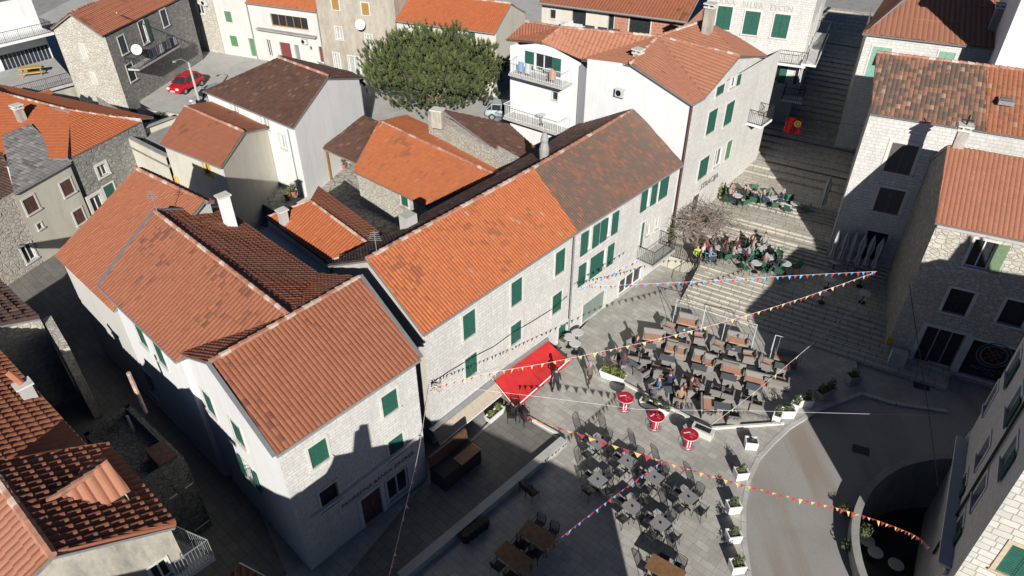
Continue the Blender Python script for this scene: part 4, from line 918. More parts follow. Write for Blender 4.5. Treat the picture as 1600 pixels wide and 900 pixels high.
# ---- tall house at the lower right, its sunny front towards the viewer
h=house('tall_stone_house',22,16,label='tall stone house with shaded side and sunlit block front, lower right corner',cat='house')
P3=Vector((20.8,21.9,0));Q3=Vector((16.25,14.6,0));f3=Vector((.85,-.53,0)).normalized()
wall(h,P3,Q3,-3.3,9.7,'stone_white',[op(1505,697,.8,1.3,'glass',t=.14),op(1537,706,.8,1.35,'dark',t=.14),op(1577,711,.8,1.35,'half',t=.14),op(1502,762,.8,1.3,'half',t=.14),op(1531,768,.8,1.35,'dark',t=.14),op(1497,826,.8,1.3,'half',t=.14),op(1584,572,.8,1.4,'half',t=.14),op(1549,621,.8,1.4,'dark',t=.14),op(1585,630,.8,1.4,'half',t=.14)])
R3=Q3+f3*14
wall(h,Q3,R3,-3.3,9.7,'stone_big',[op(1597,882,1.1,1.5,'shut',t=.16,trim=plain('sandstone',(.55,.46,.32)))]); wall(h,P3+f3*14,P3,-3.3,9.7,'stone_white'); wall(h,R3,P3+f3*14,-3.3,9.7,'stone_white')
md=(P3+Q3)/2; A_=Q3-Vector((.2,.3,0))+Vector((0,0,9.7));B_=R3+Vector((0,-.4,9.7)); C_=md+f3*14+Vector((0,0,11.3));D_=md+f3*4+Vector((0,0,11.3))
roof(h,[A_,B_,C_,D_],'tile_terracotta'); roof(h,[P3+f3*14+Vector((0,.3,9.7)),P3+Vector((-.1,.2,9.7)),D_,C_],'tile_terracotta'); roof(h,[P3+Vector((-.1,.2,9.7)),A_,D_],'tile_terracotta')
e3=(Q3-P3).normalized(); n3=Vector((e3.y,-e3.x,0))
m=MB(); m.box(P3+n3*.02+e3*.4+Vector((0,0,2.6)),e3*7.5,n3*.45,(0,0,.14)); m.box(P3+n3*.02+e3*.4+Vector((0,0,2.2)),e3*7.5,n3*.12,(0,0,.3)); m.build('shop_canopy',MATS['plaster_offwhite'],h)
m=MB(); q=P3+e3*5.2; m.tube([q+n3*.08+Vector((0,0,9.6)),q+n3*.08+Vector((0,0,.1))],.06); m.build('downpipe',DARKM,h)
# ---- lower left roofs
h=house('dormer_house',-14,13,label='house with heavy barrel tiles and a bright orange dormer roof at the bottom left',cat='house')
A_=P(275,822,7.0);B_=P(168,696,7.0);D_=P(-18,728,8.85);C_=P(82,868,8.85)
roof(h,[A_,B_,D_,C_],'tile_terracotta',p=.31,c=.46,amp=.11,lift=.07)
od=Vector((-.67,-.74,0))*3.6
roof(h,[D_+od-Vector((0,0,1.6)),C_+od-Vector((0,0,1.6)),C_,D_],'tile_salmon',p=.3,c=.5,amp=.06,lift=.04); ridge(h,D_,C_,.15)
nb=(A_-C_); 
pA=C_+od; 
c0=(C_+od*.95);c1=A_+(C_-A_)*.03; dn=Vector((-.743,.669,0))*.25
pl_=Vector((c0.x,c0.y,0))+dn;pr_=Vector((A_.x,A_.y,0))+dn+Vector((-.1,-.1,0))
wall(h,pl_,pr_,0,6.85,'plaster_mould',[op(252,893,.6,1.0,'glass',t=.06),op(120,893,.7,.8,'glass',t=.05)],top=[(pl_.x,pl_.y,6.85),(C_.x+dn.x,C_.y+dn.y,8.2),(pr_.x,pr_.y,6.85)])
wall(h,pr_,Vector((B_.x,B_.y,0)),0,6.85,'plaster_mould'); 
r1_=on_plane(72,786,A_,(B_-A_).cross(C_-A_).normalized()); r2_=P(172,722,r1_.z); e2_=P(204,767,r1_.z-.62); e1_=on_plane(160,794,A_,(B_-A_).cross(C_-A_).normalized())
roof(h,[e1_,e2_,r2_,r1_],'tile_salmon',p=.3,c=1.2,amp=.06,name='dormer_roof'); dd_=(r2_-r1_).normalized(); 
o2=r2_*2-e2_; o2.z=e2_.z; o1=r1_*2-e1_; o1.z=e1_.z
roof(h,[o2,o1,r1_,r2_],'tile_salmon',p=.3,c=1.2,amp=.06,name='dormer_roof'); ridge(h,r1_,r2_,.11,('ridge_tile','ridge_tile'))
m=MB(); m.face([e2_-dd_*.15,o2-dd_*.15,r2_-dd_*.15]); m.face([e2_-dd_*.15,o2-dd_*.15,Vector((o2.x,o2.y,6.9))-dd_*.15,Vector((e2_.x,e2_.y,6.9))-dd_*.15]); m.build('dormer_wall',MATS['plaster_offwhite'],h)
# balcony beside it
bz=4.6; b0=P(262,838,bz);b1=P(335,870,bz);b2=P(285,905,bz);b3=P(240,870,bz)
m=MB(); m.prism([b0,b1,b2,b3],bz-.2,bz); bb=m.build('balcony',MATS['plaster_offwhite'],h); railing(bb,[Vector((b0.x,b0.y,bz)),Vector((b1.x,b1.y,bz)),Vector((b2.x,b2.y,bz))],1.0,GREYM,.11)
h=house('dark_tile_house',-19,20,label='long roof of dark red barrel tiles with a small clay chimney at the left edge',cat='house')
A_=P(140,703,6.0);B_=P(-40,505,6.0);u_=Vector((-.67,-.74,0))*4+Vector((0,0,1.6)); roof(h,[A_,B_,B_+u_,A_+u_],'tile_terracotta',p=.34,c=.42,amp=.075,lift=.04); gutter(h,A_,B_,.06,'galvanised_metal')
roof(h,[B_+u_*1+Vector((-.67,-.74,-.4))*3.5,A_+u_+Vector((-.67,-.74,-.4))*3.5,A_+u_,B_+u_],'tile_terracotta',p=.34,c=.42,amp=.06)
for a,b in ((A_-Vector((.25,.25,0)),B_-Vector((.25,.25,0))),(B_-Vector((.2,.2,0)),B_+u_*1.9),(A_+u_*1.9,A_-Vector((.25,.25,0)))): wall(h,a,b,-.1,5.85,'plaster_mould')
kb=P(35,600,6.9); chimney(h,(kb.x,kb.y,6.4),.5,.45,.45,'concrete_pale',R(48)); m=MB(); m.tube([Vector((kb.x,kb.y,6.9)),Vector((kb.x-.5,kb.y+.2,7.35))],.14,8); m.build('chimney_pot',TERRA,h)
h=house('ruined_house',-25,28,label='old rubble house with half collapsed dark tiles at the left edge',cat='house')
A_=P(62,497,5.2);B_=P(-30,410,5.2);u_=Vector((-.67,-.74,0))*3.5+Vector((0,0,1.1)); roof(h,[A_,B_,B_+u_,A_+u_],'tile_old_dark',p=.36,c=.5,amp=.085,lift=.05,jit=.03)
wl=A_+u_; wall(h,Vector((wl.x,wl.y,0)),Vector((A_.x,A_.y,0)),0,5.1,'rubble_light',top=[(wl.x,wl.y,6.0),(A_.x,A_.y,5.1)]); wall(h,A_,B_,0,5.0,'rubble_dark')
a=P(66,498,4.7);b=P(94,548,4.7); lowwall('boundary_wall',a,b,.4,0,4.7,'rubble_light',label='narrow rubble wall with sunlit coping running down from the half collapsed roof',cat='wall')
h=house('terrace_annex',-12,22,label='dark flat roofed annex with low parapet in the shaded alley below the bank',cat='house')
q=[P(205,640,4.2),P(290,722,4.2),P(222,768,4.2),P(135,688,4.2)]
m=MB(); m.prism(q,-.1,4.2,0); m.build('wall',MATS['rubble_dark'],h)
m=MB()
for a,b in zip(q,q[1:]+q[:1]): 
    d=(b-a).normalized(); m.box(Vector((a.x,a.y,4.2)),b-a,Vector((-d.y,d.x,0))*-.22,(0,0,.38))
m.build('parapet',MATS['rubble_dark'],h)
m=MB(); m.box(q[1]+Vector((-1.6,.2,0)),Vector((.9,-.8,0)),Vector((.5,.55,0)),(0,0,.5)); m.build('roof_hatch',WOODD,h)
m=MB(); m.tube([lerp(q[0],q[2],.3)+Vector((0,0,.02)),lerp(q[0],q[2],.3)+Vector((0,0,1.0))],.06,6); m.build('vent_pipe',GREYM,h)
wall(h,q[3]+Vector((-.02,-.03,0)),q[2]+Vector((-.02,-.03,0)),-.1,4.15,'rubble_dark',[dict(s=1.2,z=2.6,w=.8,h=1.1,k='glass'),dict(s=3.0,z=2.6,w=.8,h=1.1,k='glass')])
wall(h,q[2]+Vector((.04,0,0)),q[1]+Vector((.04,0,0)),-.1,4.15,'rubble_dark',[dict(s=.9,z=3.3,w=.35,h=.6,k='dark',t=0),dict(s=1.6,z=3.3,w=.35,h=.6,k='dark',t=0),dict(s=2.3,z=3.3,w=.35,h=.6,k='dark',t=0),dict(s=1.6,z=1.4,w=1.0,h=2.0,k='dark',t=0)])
cp=P(228,645,4.2); m=MB(); m.tube([cp,cp+Vector((0,0,2.4))],.09,8); tag(m.build('flue_pipe',plain('rusty_white',(.5,.36,.28),.8,var=.5,scale=3)),'rust stained white flue pipe rising from the dark flat roofed annex','pipe')
h=house('small_tiled_porch',-9,13,label='corner of a tiled roof poking up at the bottom edge near the alley',cat='porch')
A_=P(352,900,4.5);B_=P(440,905,4.5); roof(h,[P(330,930,4.2),P(450,930,4.2),P(425,903,4.8),P(375,887,4.8)],'tile_terracotta',p=.26,c=.4,amp=.05)
for q_ in (P(350,930,4),P(430,930,4)):
    m=MB(); m.cbox(q_.x,q_.y,0,.2,.2,4); m.build('post',WOODD,h)
# ---- houses behind the viewer whose shade falls on the square
SD=Vector((.085,-1,.4745))
def skyline(name,label,pts,lp,ang,mat,z0=-.1,depth=7):
    """pts = points already on the shadow edge (3D); slide them towards the sun onto a facade line"""
    d=Vector((math.cos(R(ang)),math.sin(R(ang)),0)); n=Vector((-d.y,d.x,0)); lp=Vector(lp); out=[]
    for q in pts:
        t=((lp-q).dot(n))/(SD.dot(n)); out.append(q+SD*t)
    hh=house(name,lp.x,lp.y,0,label=label,cat='house'); m=MB(); bk_=Vector((.0,-depth,0))
    for a,b in zip(out[:-1],out[1:]):
        m.face([Vector((a.x,a.y,z0)),Vector((b.x,b.y,z0)),b,a],[(0,0),(1,0),(1,1),(0,1)]); 
        m.face([a,b,b+bk_,a+bk_]); m.face([Vector((a.x,a.y,z0))+bk_,Vector((b.x,b.y,z0))+bk_,b+bk_,a+bk_])
    for a in (out[0],out[-1]): m.face([Vector((a.x,a.y,z0)),a,a+bk_,Vector((a.x,a.y,z0))+bk_])
    m.build('wall',MATS[mat],hh); return hh,out
fw_=lambda u,v: on_wall(u,v,bw['a'],bw['b'])
skyline('stone_house','house behind the viewer shading the terrace before the bank',[fw_(430,800),fw_(457,779),fw_(480,761),fw_(509,740),fw_(518,724),fw_(522,712),fw_(558,705),fw_(554,674),fw_(560,672),fw_(562,664),fw_(575,662),fw_(580,699),fw_(662,682),P(745,665),P(800,690),P(880,730),P(935,760),P(952,775)],(6.1,4.15,0),157,'stone_ashlar')
lw_=lambda u,v: on_wall(u,v,bw['f'],bw['a'])
skyline('tower_house','narrow house behind the viewer shading the foot of the bank in the alley',[lw_(335,690),lw_(360,718),lw_(385,744),lw_(430,770),lw_(462,782)],(-8,2.5,0),180,'stone_ashlar',depth=3)
rb2=lambda u,v: on_wall(u,v,P2,Q2)
skyline('chimney_house','taller rear house shading the rubble house at the right',[rb2(1432,410),rb2(1449,409),rb2(1468,404),rb2(1488,408),rb2(1500,380),rb2(1512,377),rb2(1514,367),rb2(1518,367),rb2(1519,378),rb2(1529,379),rb2(1531,370),rb2(1535,370),rb2(1537,380),rb2(1546,421),rb2(1600,430),rb2(1640,434)],(24.5,15.5,0),-31.9,'stone_ashlar',depth=3)

# ================================================================ OBJECTS
FACE=48.0
def blob_leaves(mb,c,rx,ry,rz,n,size,rng,mi=(0,),up=.3,shell=.5):
    for _ in range(n):
        d=Vector((rng.gauss(0,1),rng.gauss(0,1),rng.gauss(0,1)));d.normalize(); r=shell+(1-shell)*rng.random()
        p=Vector(c)+Vector((d.x*rx*r,d.y*ry*r,d.z*rz*r)); nrm=(d+Vector((rng.uniform(-.7,.7),rng.uniform(-.7,.7),rng.uniform(-.3,.9)+up))).normalized()
        a=nrm.orthogonal().normalized(); b=nrm.cross(a); t=rng.uniform(0,6.28); a,b=a*math.cos(t)+b*math.sin(t),b*math.cos(t)-a*math.sin(t)
        s_=size*rng.uniform(.6,1.4); mb.face([p-a*s_,p+b*s_*.45,p+a*s_,p-b*s_*.45],None,rng.choice(mi))
LEAFS=[plain('leaf_olive',(.09,.11,.035),.8,var=.35),plain('leaf_green',(.055,.085,.03),.8,var=.35),plain('leaf_lime',(.16,.2,.04),.8,var=.3)]
def shrub(parent,c,r,h,n=160,seed=1,size=.07,mi=(0,1)):
    rng=random.Random(seed); m=MB(); blob_leaves(m,(c[0],c[1],c[2]+h/2),r,r,h/2,n,size,rng,mi,shell=.35); o=m.build('foliage',LEAFS,parent,loc=(0,0,0)); 
    m=MB(); 
    for k in range(4): a=k*1.6; m.tube([(c[0],c[1],c[2]-.02),(c[0]+r*.5*math.cos(a),c[1]+r*.5*math.sin(a),c[2]+h*.6)],.012,4)
    m.build('stem',WOODD,parent,loc=(0,0,0)); return o
SOIL=plain('soil',(.06,.045,.035),.9)
def planter(x,y,z,rz,w,d,h,label,group=None,mat='white_paint',seed=1,taper=.8,lime=False,bush=.32,mul=1.):
    e=empty('planter',(x,y,z),rz,label=label,cat='planter',group=group)
    m=MB(); wt,dt=w,d; wb,db=w*taper,d*taper
    def ring(a,b,zz): return [Vector((sx*a/2,sy*b/2,zz)) for sx,sy in((-1,-1),(1,-1),(1,1),(-1,1))]
    o0,o1,i1,i0=ring(wb,db,0),ring(wt,dt,h),ring(wt-.1,dt-.1,h),ring(wt-.14,dt-.14,h-.06)
    for A0,B0 in((o0,o1),(o1,i1),(i1,i0)):
        for k in range(4): m.face([A0[k],A0[(k+1)%4],B0[(k+1)%4],B0[k]])
    m.build('box',MATS[mat],e,loc=(0,0,0))
    m=MB(); m.face(i0); m.build('soil',SOIL,e,loc=(0,0,0))
    k=max(1,int(w/.5)); rng=random.Random(seed); m=MB()
    for i in range(k):
        cx=(i+.5)/k*w-w/2; blob_leaves(m,(cx,0,h+bush*.6),bush*.85,bush*.7,bush,int(150*mul),.06,rng,(2,2,0) if lime else (0,1,0),shell=.3)
    m.build('foliage',LEAFS,e,loc=(0,0,0)); return e
def PX(u,v,z=0): p=P(u,v,z); return p.x,p.y
pls=[(1172,698,'white planter of dark earth beside the two white strips, sixth up the kerb',.05),(1156,745,'white planter with olive shrub on the kerb where the bunting passes overhead',.3),(1144,797,'white planter with bushy shrub on the kerb, slatted front, third from the bottom',.3),(1144,843,'white planter with shrub on the kerb, second from the bottom edge',.3),(1150,890,'white planter with green shrub on the kerb, nearest the bottom edge',.32)]
for i,(u,v,l,b) in enumerate(pls): x,y=PX(u,v,.0); planter(x,y,0,R(8 if i else -8),.62,.5,.5,l,'white planters along the kerb',seed=i+3,bush=max(b,.12),mul=1 if b>.1 else .3,taper=.9)
for i,(u,v,l,a) in enumerate([(1213,655,'left angled white planter with bush by the kerb corner',62),(1229,650,'right angled white planter with bush by the kerb corner',0),(1242,637,'left white planter of the pair just before the big shadow',55),(1257,633,'right white planter of the pair just before the big shadow',-5)]):
    x,y=PX(u,v); planter(x,y,0,R(a),.7,.42,.5,l,'angled white planters at the kerb corner',seed=i+20,taper=.9,bush=.36)
x,y=PX(957,592); planter(x,y,0,R(-30),1.5,.45,.45,'long white planter with lime green shrubs left of the wicker seating',seed=31,lime=True,bush=.34,mul=1.6)
x,y=PX(1023,640); planter(x,y,0,R(-32),1.7,.4,.4,'long white planter with olive shrubs between the two upper red tables',seed=32,bush=.26)
x,y=PX(773,652); planter(x,y,0,R(50),1.2,.42,.4,'long white planter with lime shrubs beside the brown doorway of the stone row',seed=33,lime=True,bush=.28)
x,y=PX(1288,618); planter(x,y,0,R(30),1.2,.5,.5,'dark planter with bush in the shade near the road corner',mat='concrete',seed=34,bush=.4)
x,y=PX(1330,598); planter(x,y,0,R(10),.7,.6,.6,'round shaded planter with small plant near the foot of the steps',mat='concrete',seed=35,bush=.3)
# red cocktail tables
REDT=plain('bar_table_red',(.5,.012,.03),.35,var=.1); PINK=plain('bar_table_print',(.62,.2,.22),.5); WS=plain('white_stripe',(.8,.76,.76),.5)
def bar_table():
    e=empty('bar_table'); m=MB(); m.lathe((0,0,1.06),[(.02,0),(.4,0),(.42,.02),(.42,.045),(.4,.055)],28); m.lathe((0,0,1.05),[(.425,.0),(.43,.05)],28,1,cap=False)
    for (x0,y0,x1,y1,w_) in ((-.3,.02,.02,.13,.07),):
        d=Vector((x1-x0,y1-y0,0)).normalized()*1; n=Vector((-d.y,d.x,0))*w_/2; a=Vector((x0,y0,1.1245));b=Vector((x1,y1,1.1245)); m.face([a-n,b-n,b+n,a+n],None,1)
    rg=random.Random(3)
    for i in range(16):
        a=Vector((.1+rg.uniform(-.12,.2),-.08+rg.uniform(-.16,.2),1.1225+.0001*i)); 
        if a.xy.length<.33: q=rg.uniform(.015,.04); m.face([a+Vector((-q,-q*.6,0)),a+Vector((q,-q,0)),a+Vector((q,q,0)),a+Vector((-q*.5,q,0))],None,2)
    m.build('table_top',[REDT,WS,PINK],e,loc=(0,0,0))
    m=MB(); m.lathe((0,0,.03),[(.22,0),(.17,.1),(.15,.5),(.17,1.03)],20); 
    for a in (-1.9,-1.2): 
        q=lambda t,z:Vector((.185*math.cos(t),.185*math.sin(t),z)); m.face([q(a,.1)*1.1,q(a+.25,.1)*1.1,q(a+.25,.95),q(a,.95)],None,1)
    m.build('column',[REDT,WS],e,smooth=False,loc=(0,0,0))
    m=MB(); m.lathe((0,0,0),[(.36,0),(.36,.015),(.3,.03),(.2,.04)],28); m.build('base',GREYM,e,loc=(0,0,0))
    m=MB(); m.tube([(.36*math.cos(t/14*6.283),.36*math.sin(t/14*6.283),.22) for t in range(15)],.012,5,cap=False)
    for t in range(3): a=t*2.09; m.tube([(.36*math.cos(a),.36*math.sin(a),.22),(.14*math.cos(a),.14*math.sin(a),.22)],.01,4)
    m.build('foot_ring',GREYM,e,loc=(0,0,0)); return e
b0=bar_table(); b0.scale=(1,1,.78); tag(b0,cat='bar table',group='red bar tables')
for i,(u,v,l) in enumerate([(975,639,'red bar table farthest from the viewer, in the shade edge of the planter'),(1022,668,'red bar table in the middle of the three, below the long planter'),(1074,697,'red bar table nearest the road, beside the menu box')]):
    o=b0 if i==0 else copy_tree(b0); x,y=PX(u,v); o.location=(x,y,0); o.rotation_euler=(0,0,[-.2,.25,-.15][i]); o['label']=l
# black cafe sets
BLK=plain('black_metal',(.022,.022,.025),.45,.4); MESHG=plain('chair_mesh_grey',(.06,.062,.065),.6); TOP=plain('table_top_grey',(.27,.258,.255),.4,var=.06); 
def cafe_chair():
    e=empty('cafe_chair'); m=MB(); m.cbox(0,0,.43,.44,.42,.025); 
    for k in range(6): m.cbox(0,-.18+k*.07,.455,.4,.03,.008)
    m.build('seat',MESHG,e,loc=(0,0,0))
    m=MB()
    for k in range(9): x=-.2+k*.05; m.tube([(x*.95,.2,.46),(x,.27,.88)],.012,4)
    m.tube([(-.22,.2,.45),(-.23,.27,.86),(-.15,.29,.92),(.15,.29,.92),(.23,.27,.86),(.22,.2,.45)],.014,5); m.build('backrest',BLK,e,loc=(0,0,0))
    for sx in (-1,1):
        m=MB(); m.tube([(sx*.2,-.2,.44),(sx*.22,-.23,0)],.012,5); m.build('leg',BLK,e,loc=(0,0,0)); m=MB(); m.tube([(sx*.2,.2,.44),(sx*.22,.26,0)],.012,5); m.build('leg',BLK,e,loc=(0,0,0))
        m=MB(); m.tube([(sx*.24,-.2,.43),(sx*.25,-.2,.64),(sx*.25,.24,.66)],.012,5); m.build('armrest',BLK,e,loc=(0,0,0))
    return e
def cafe_table(top,w,d,brim=True):
    e=empty('cafe_table'); m=MB(); m.cbox(0,0,.72,w,d,.03); m.build('table_top',top,e,loc=(0,0,0))
    if w==d: 
        m=MB(); m.cbox(0,0,0,.5,.06,.02); m.cbox(0,0,0.001,.06,.5,.02); m.tube([(0,0,0),(0,0,.72)],.03,8); m.build('pedestal',BLK,e,loc=(0,0,0))
    else:
        for sx in (-1,1):
            for sy in (-1,1): m=MB(); m.tube([(sx*w*.42,sy*d*.4,.72),(sx*w*.45,sy*d*.42,0)],.02,5); m.build('leg',BLK,e,loc=(0,0,0))
    return e
ch0=cafe_chair(); tb0=cafe_table(TOP,.68,.68); at0=None; chused=[False]
ASH=empty('ashtray'); m=MB(); m.lathe((0,0,0),[(.03,0),(.05,.0),(.055,.03),(.04,.03),(.035,.012)],12); m.build('bowl',BLK,ASH,loc=(0,0,0))
sets=[(933,691,'highest black café set, nearest the awning'),(981,720,'café set right of the highest one, under the bunting'),(934,749,'café set at the edge of the big shadow on the left'),(1023,746,'café set where the two buntings meet'),(988,791,'café set half in shadow below the bunting knot'),(1076,776,'café set nearest the kerb planters'),(1032,817,'lowest café set with grey top')]
sides=[(0,'upper right'),(1,'upper left'),(2,'lower left'),(3,'lower right')]
rng=random.Random(5)
def place(proto,flag,x,y,z,rz,**k):
    o=proto if not flag[0] else copy_tree(proto); flag[0]=True; o.location=(x,y,z); o.rotation_euler=(0,0,rz); tag(o,**k); return o
tf=[False];af=[False]
for i,(u,v,dsc) in enumerate(sets):
    p=P(u,v,.75); rz=R(44+rng.uniform(-4,4)); place(tb0,tf,p.x,p.y,0,rz,label='square grey table, '+dsc,cat='table',group='square café tables')
    place(ASH,af,p.x,p.y,.75,0,label='round ashtray, '+dsc,cat='ashtray',group='ashtrays on the café tables')
    for k,nm in sides:
        a=rz+k*math.pi/2; r=.62+rng.uniform(-.05,.1); rr=a-math.pi/2+rng.uniform(-.12,.12)
        place(ch0,chused,p.x+math.cos(a)*r,p.y+math.sin(a)*r,0,rr,label=nm+' chair, '+dsc,cat='chair',group='black café chairs on the paving')
WT=plain('wooden_top',(.24,.13,.06),.55,var=.25); wt0=cafe_table(WT,1.5,.8); wf=[False]
for (u,v,rz,l) in ((1040,890,-35,'wooden table at the bottom edge right of the big shadow'),(840,835,-35,'long wooden table in the shadow, end of the blue bunting'),(803,870,-40,'long wooden table at the bottom edge deep in shadow')):
    p=P(u,v,.75); place(wt0,wf,p.x,p.y,0,R(rz),label=l,cat='table',group='long wooden tables')
    for j,(dx,dy,aa) in enumerate(((-.35,.6,0),(.35,.6,0),(-.35,-.6,math.pi),(.35,-.6,math.pi))):
        q=Vector((dx,dy,0)); q.rotate(Matrix.Rotation(R(rz),3,'Z')); place(ch0,chused,p.x+q.x,p.y+q.y,0,R(rz)+aa,label=['far left','far right','near left','near right'][j]+' chair at the '+l,cat='chair',group='black café chairs on the paving')
for (u,v) in ((822,762),(832,770)): x,y=PX(u,v,.4); place(ch0,chused,x,y,0,R(130),label=('left' if u<825 else 'right')+' chair of the pair standing alone at the end of the low wall',cat='chair',group='black café chairs on the paving')
# dark stools along the low wall
st0=empty('wicker_stool'); m=MB(); m.lathe((0,0,0),[(.19,0),(.23,.15),(.23,.35),(.19,.46)],14); m.build('body',plain('black_wicker',(.02,.02,.022),.8),st0,loc=(0,0,0)); m=MB(); m.lathe((0,0,.46),[(.02,0),(.19,0),(.2,.04),(.17,.06)],14); m.build('cushion',BLK,st0,loc=(0,0,0)); sf=[False]
for i in range(5): x,y=PX(728+i*7.2,840-i*5.4,.2); place(st0,sf,x,y,0,0,label=['first','second','third','fourth','fifth'][i]+' from the left of the dark round stools along the low wall',cat='stool',group='dark stools along the low wall')
# rattan lounge
RAT=plain('grey_rattan',(.25,.235,.215),.8,var=.2,scale=40); CUS=plain('rust_cushion',(.5,.27,.18),.9,var=.12); GLT=plain('grey_table_glass',(.13,.14,.145),.15)
def lounge(w,name='lounge_chair',frame=False,cush=None):
    e=empty(name); m=MB(); m.cbox(0,0,.05,w,.62,.28); m.build('seat_base',RAT,e,loc=(0,0,0))
    m=MB(); m.box((-w/2,.25,.33),(w,0,0),(0,.08,0),(0,.1,.4)); m.build('backrest',RAT,e,loc=(0,0,0))
    for sx in (-1,1): m=MB(); m.cbox(sx*(w/2-.04),-.02,.33,.08,.56,.24); m.build('armrest',RAT,e,loc=(0,0,0))
    m=MB(); m.box((-w/2+.09,-.29,.335),(w-.18,0,0),(0,.53,0),(0,0,.09)); m.build('cushion',cush or CUS,e,loc=(0,0,0))
    if frame:
        m=MB(); W=w/2+.22
        for sx in (-1,1): m.tube([(sx*W,-.62,0),(sx*W,.05,1.8),(sx*W,.6,0)],.02,6)
        m.tube([(-W,.05,1.8),(W,.05,1.8)],.02,6); m.build('swing_frame',plain('pale_frame',(.5,.5,.5),.5),e,loc=(0,0,0))
        for sx in (-1,1): m=MB(); m.tube([(sx*w*.45,-.2,.6),(sx*w*.45,.05,1.8),(sx*w*.45,.3,.7)],.008,4); m.build('chain',GREYM,e,loc=(0,0,0))
    return e
def ltable():
    e=empty('lounge_table'); m=MB(); m.cbox(0,0,.56,.84,.5,.03); m.build('table_top',GLT,e,loc=(0,0,0)); m=MB(); m.cbox(0,0,0.02,.5,.3,.54); m.build('base',RAT,e,loc=(0,0,0)); return e
L4=lounge(.64,cush=plain('grey_cushion',(.12,.1,.09)));f5=[False];L1=lounge(.64);L2=lounge(1.28,'lounge_sofa');L3=lounge(1.25,'swing_sofa',True);LT=ltable(); f1,f2,f3,f4=[False],[False],[False],[False]
UPD=R(-22)  # backs towards the steps
def lg(k,u,v,rot,l):
    pr,fl,cat,grp=((L1,f1,'armchair','rattan armchairs of the café lounge'),(L2,f2,'sofa','rattan sofas of the café lounge'),(L3,f3,'swing sofa','swing sofas at the foot of the steps'),(LT,f4,'table','lounge tables'))[k]
    if k==0 and 140<abs(rot)<200: pr,fl=L4,f5
    x,y=PX(u,v,.45); place(pr,fl,x,y,0,UPD+R(rot),label=l,cat=cat,group=grp)
sw=['left swing sofa at the foot of the steps','middle swing sofa at the foot of the steps','right swing sofa, beside the big shadow']
for i,(u,v) in enumerate(((1075,502),(1152,531),(1228,559))):
    lg(2,u,v,0,sw[i]+', rust cushion in pale frame'); n=sw[i].split(' at ')[0].split(',')[0]
    lg(3,u-6,v+16,0,'grey table in front of the '+n)
    lg(0,u-30,v+8,80,'rattan armchair left of the '+n)
    if i<2: lg(0,u+18,v+24,-80,'rattan armchair right of the '+n)
    lg(1,u-14,v+34,180,'rattan sofa seen from behind, facing the '+n)
more=[(1,1022,526,8,'rust cushioned sofa at the upper left of the lounge'),(3,1013,543,8,'grey table before the upper left sofa'),(0,990,556,188,'left armchair with its back to the viewer, upper left lounge set'),(0,1009,561,188,'right armchair with its back to the viewer, upper left lounge set'),(0,992,540,60,'dark seated armchair at the left end of the upper left table'),
(0,1049,543,0,'left armchair of the pair below the left swing set'),(0,1065,549,0,'right armchair of the pair below the left swing set'),(3,1042,562,0,'grey table below the pair of armchairs, centre left of lounge'),(1,1036,578,180,'sofa with its back to the viewer behind the seated group'),
(0,1091,559,0,'left armchair of the pair in the middle of the lounge'),(0,1108,566,0,'right armchair of the pair in the middle of the lounge'),(3,1092,577,0,'grey table in the middle of the lounge'),(1,1084,595,180,'sofa with its back to the viewer in the middle of the lounge'),
(1,1145,578,0,'rust cushioned sofa below the middle swing set'),(3,1138,592,0,'grey table below the middle swing set sofa'),(0,1120,609,180,'left back turned armchair below the middle sofa'),(0,1138,615,180,'right back turned armchair below the middle sofa'),
(1,1182,595,0,'rust cushioned sofa near the kerb planters'),(3,1178,608,0,'grey table near the kerb planters'),(0,1166,624,180,'left back turned armchair near the kerb planters'),(0,1183,631,180,'right back turned armchair near the kerb planters'),
(0,1003,580,150,'armchair behind the lime green planter'),(3,985,570,150,'low grey table behind the lime green planter'),(0,968,566,60,'armchair behind the lime green planter, next to the standing waitress'),
(0,1027,606,150,'armchair to the left of the seated group'),(0,1063,622,180,'armchair under the seated man with tan jacket'),(0,1080,606,-60,'armchair right of the seated group'),
(1,1107,634,100,'sofa turned sideways above the white strip'),(3,1128,637,10,'dark grey table above the white strip'),(0,1147,649,190,'armchair with red throw above the white strip')]
for a in more: lg(*a)
x,y=PX(1098,672,.3); e=empty('menu_box',(x,y,0),R(-33),label='white framed menu box on the ground beside the nearest red bar table',cat='menu box'); m=MB(); m.cbox(0,0,0,1.1,.5,.42); m.build('box',MATS['plaster_offwhite'],e,loc=(0,0,0)); m=MB(); m.cbox(0,0,.42,.8,.3,.012); m.build('panel',GLASS,e,loc=(0,0,0))
m=MB(); m.lathe((*PX(1072,643,.0),0),[(.02,0),(.42,0),(.42,.03),(.02,.035)],24); tag(m.build('parasol_base',plain('base_grey',(.2,.22,.22))),'round grey parasol base on the paving between planter and menu box','parasol base')
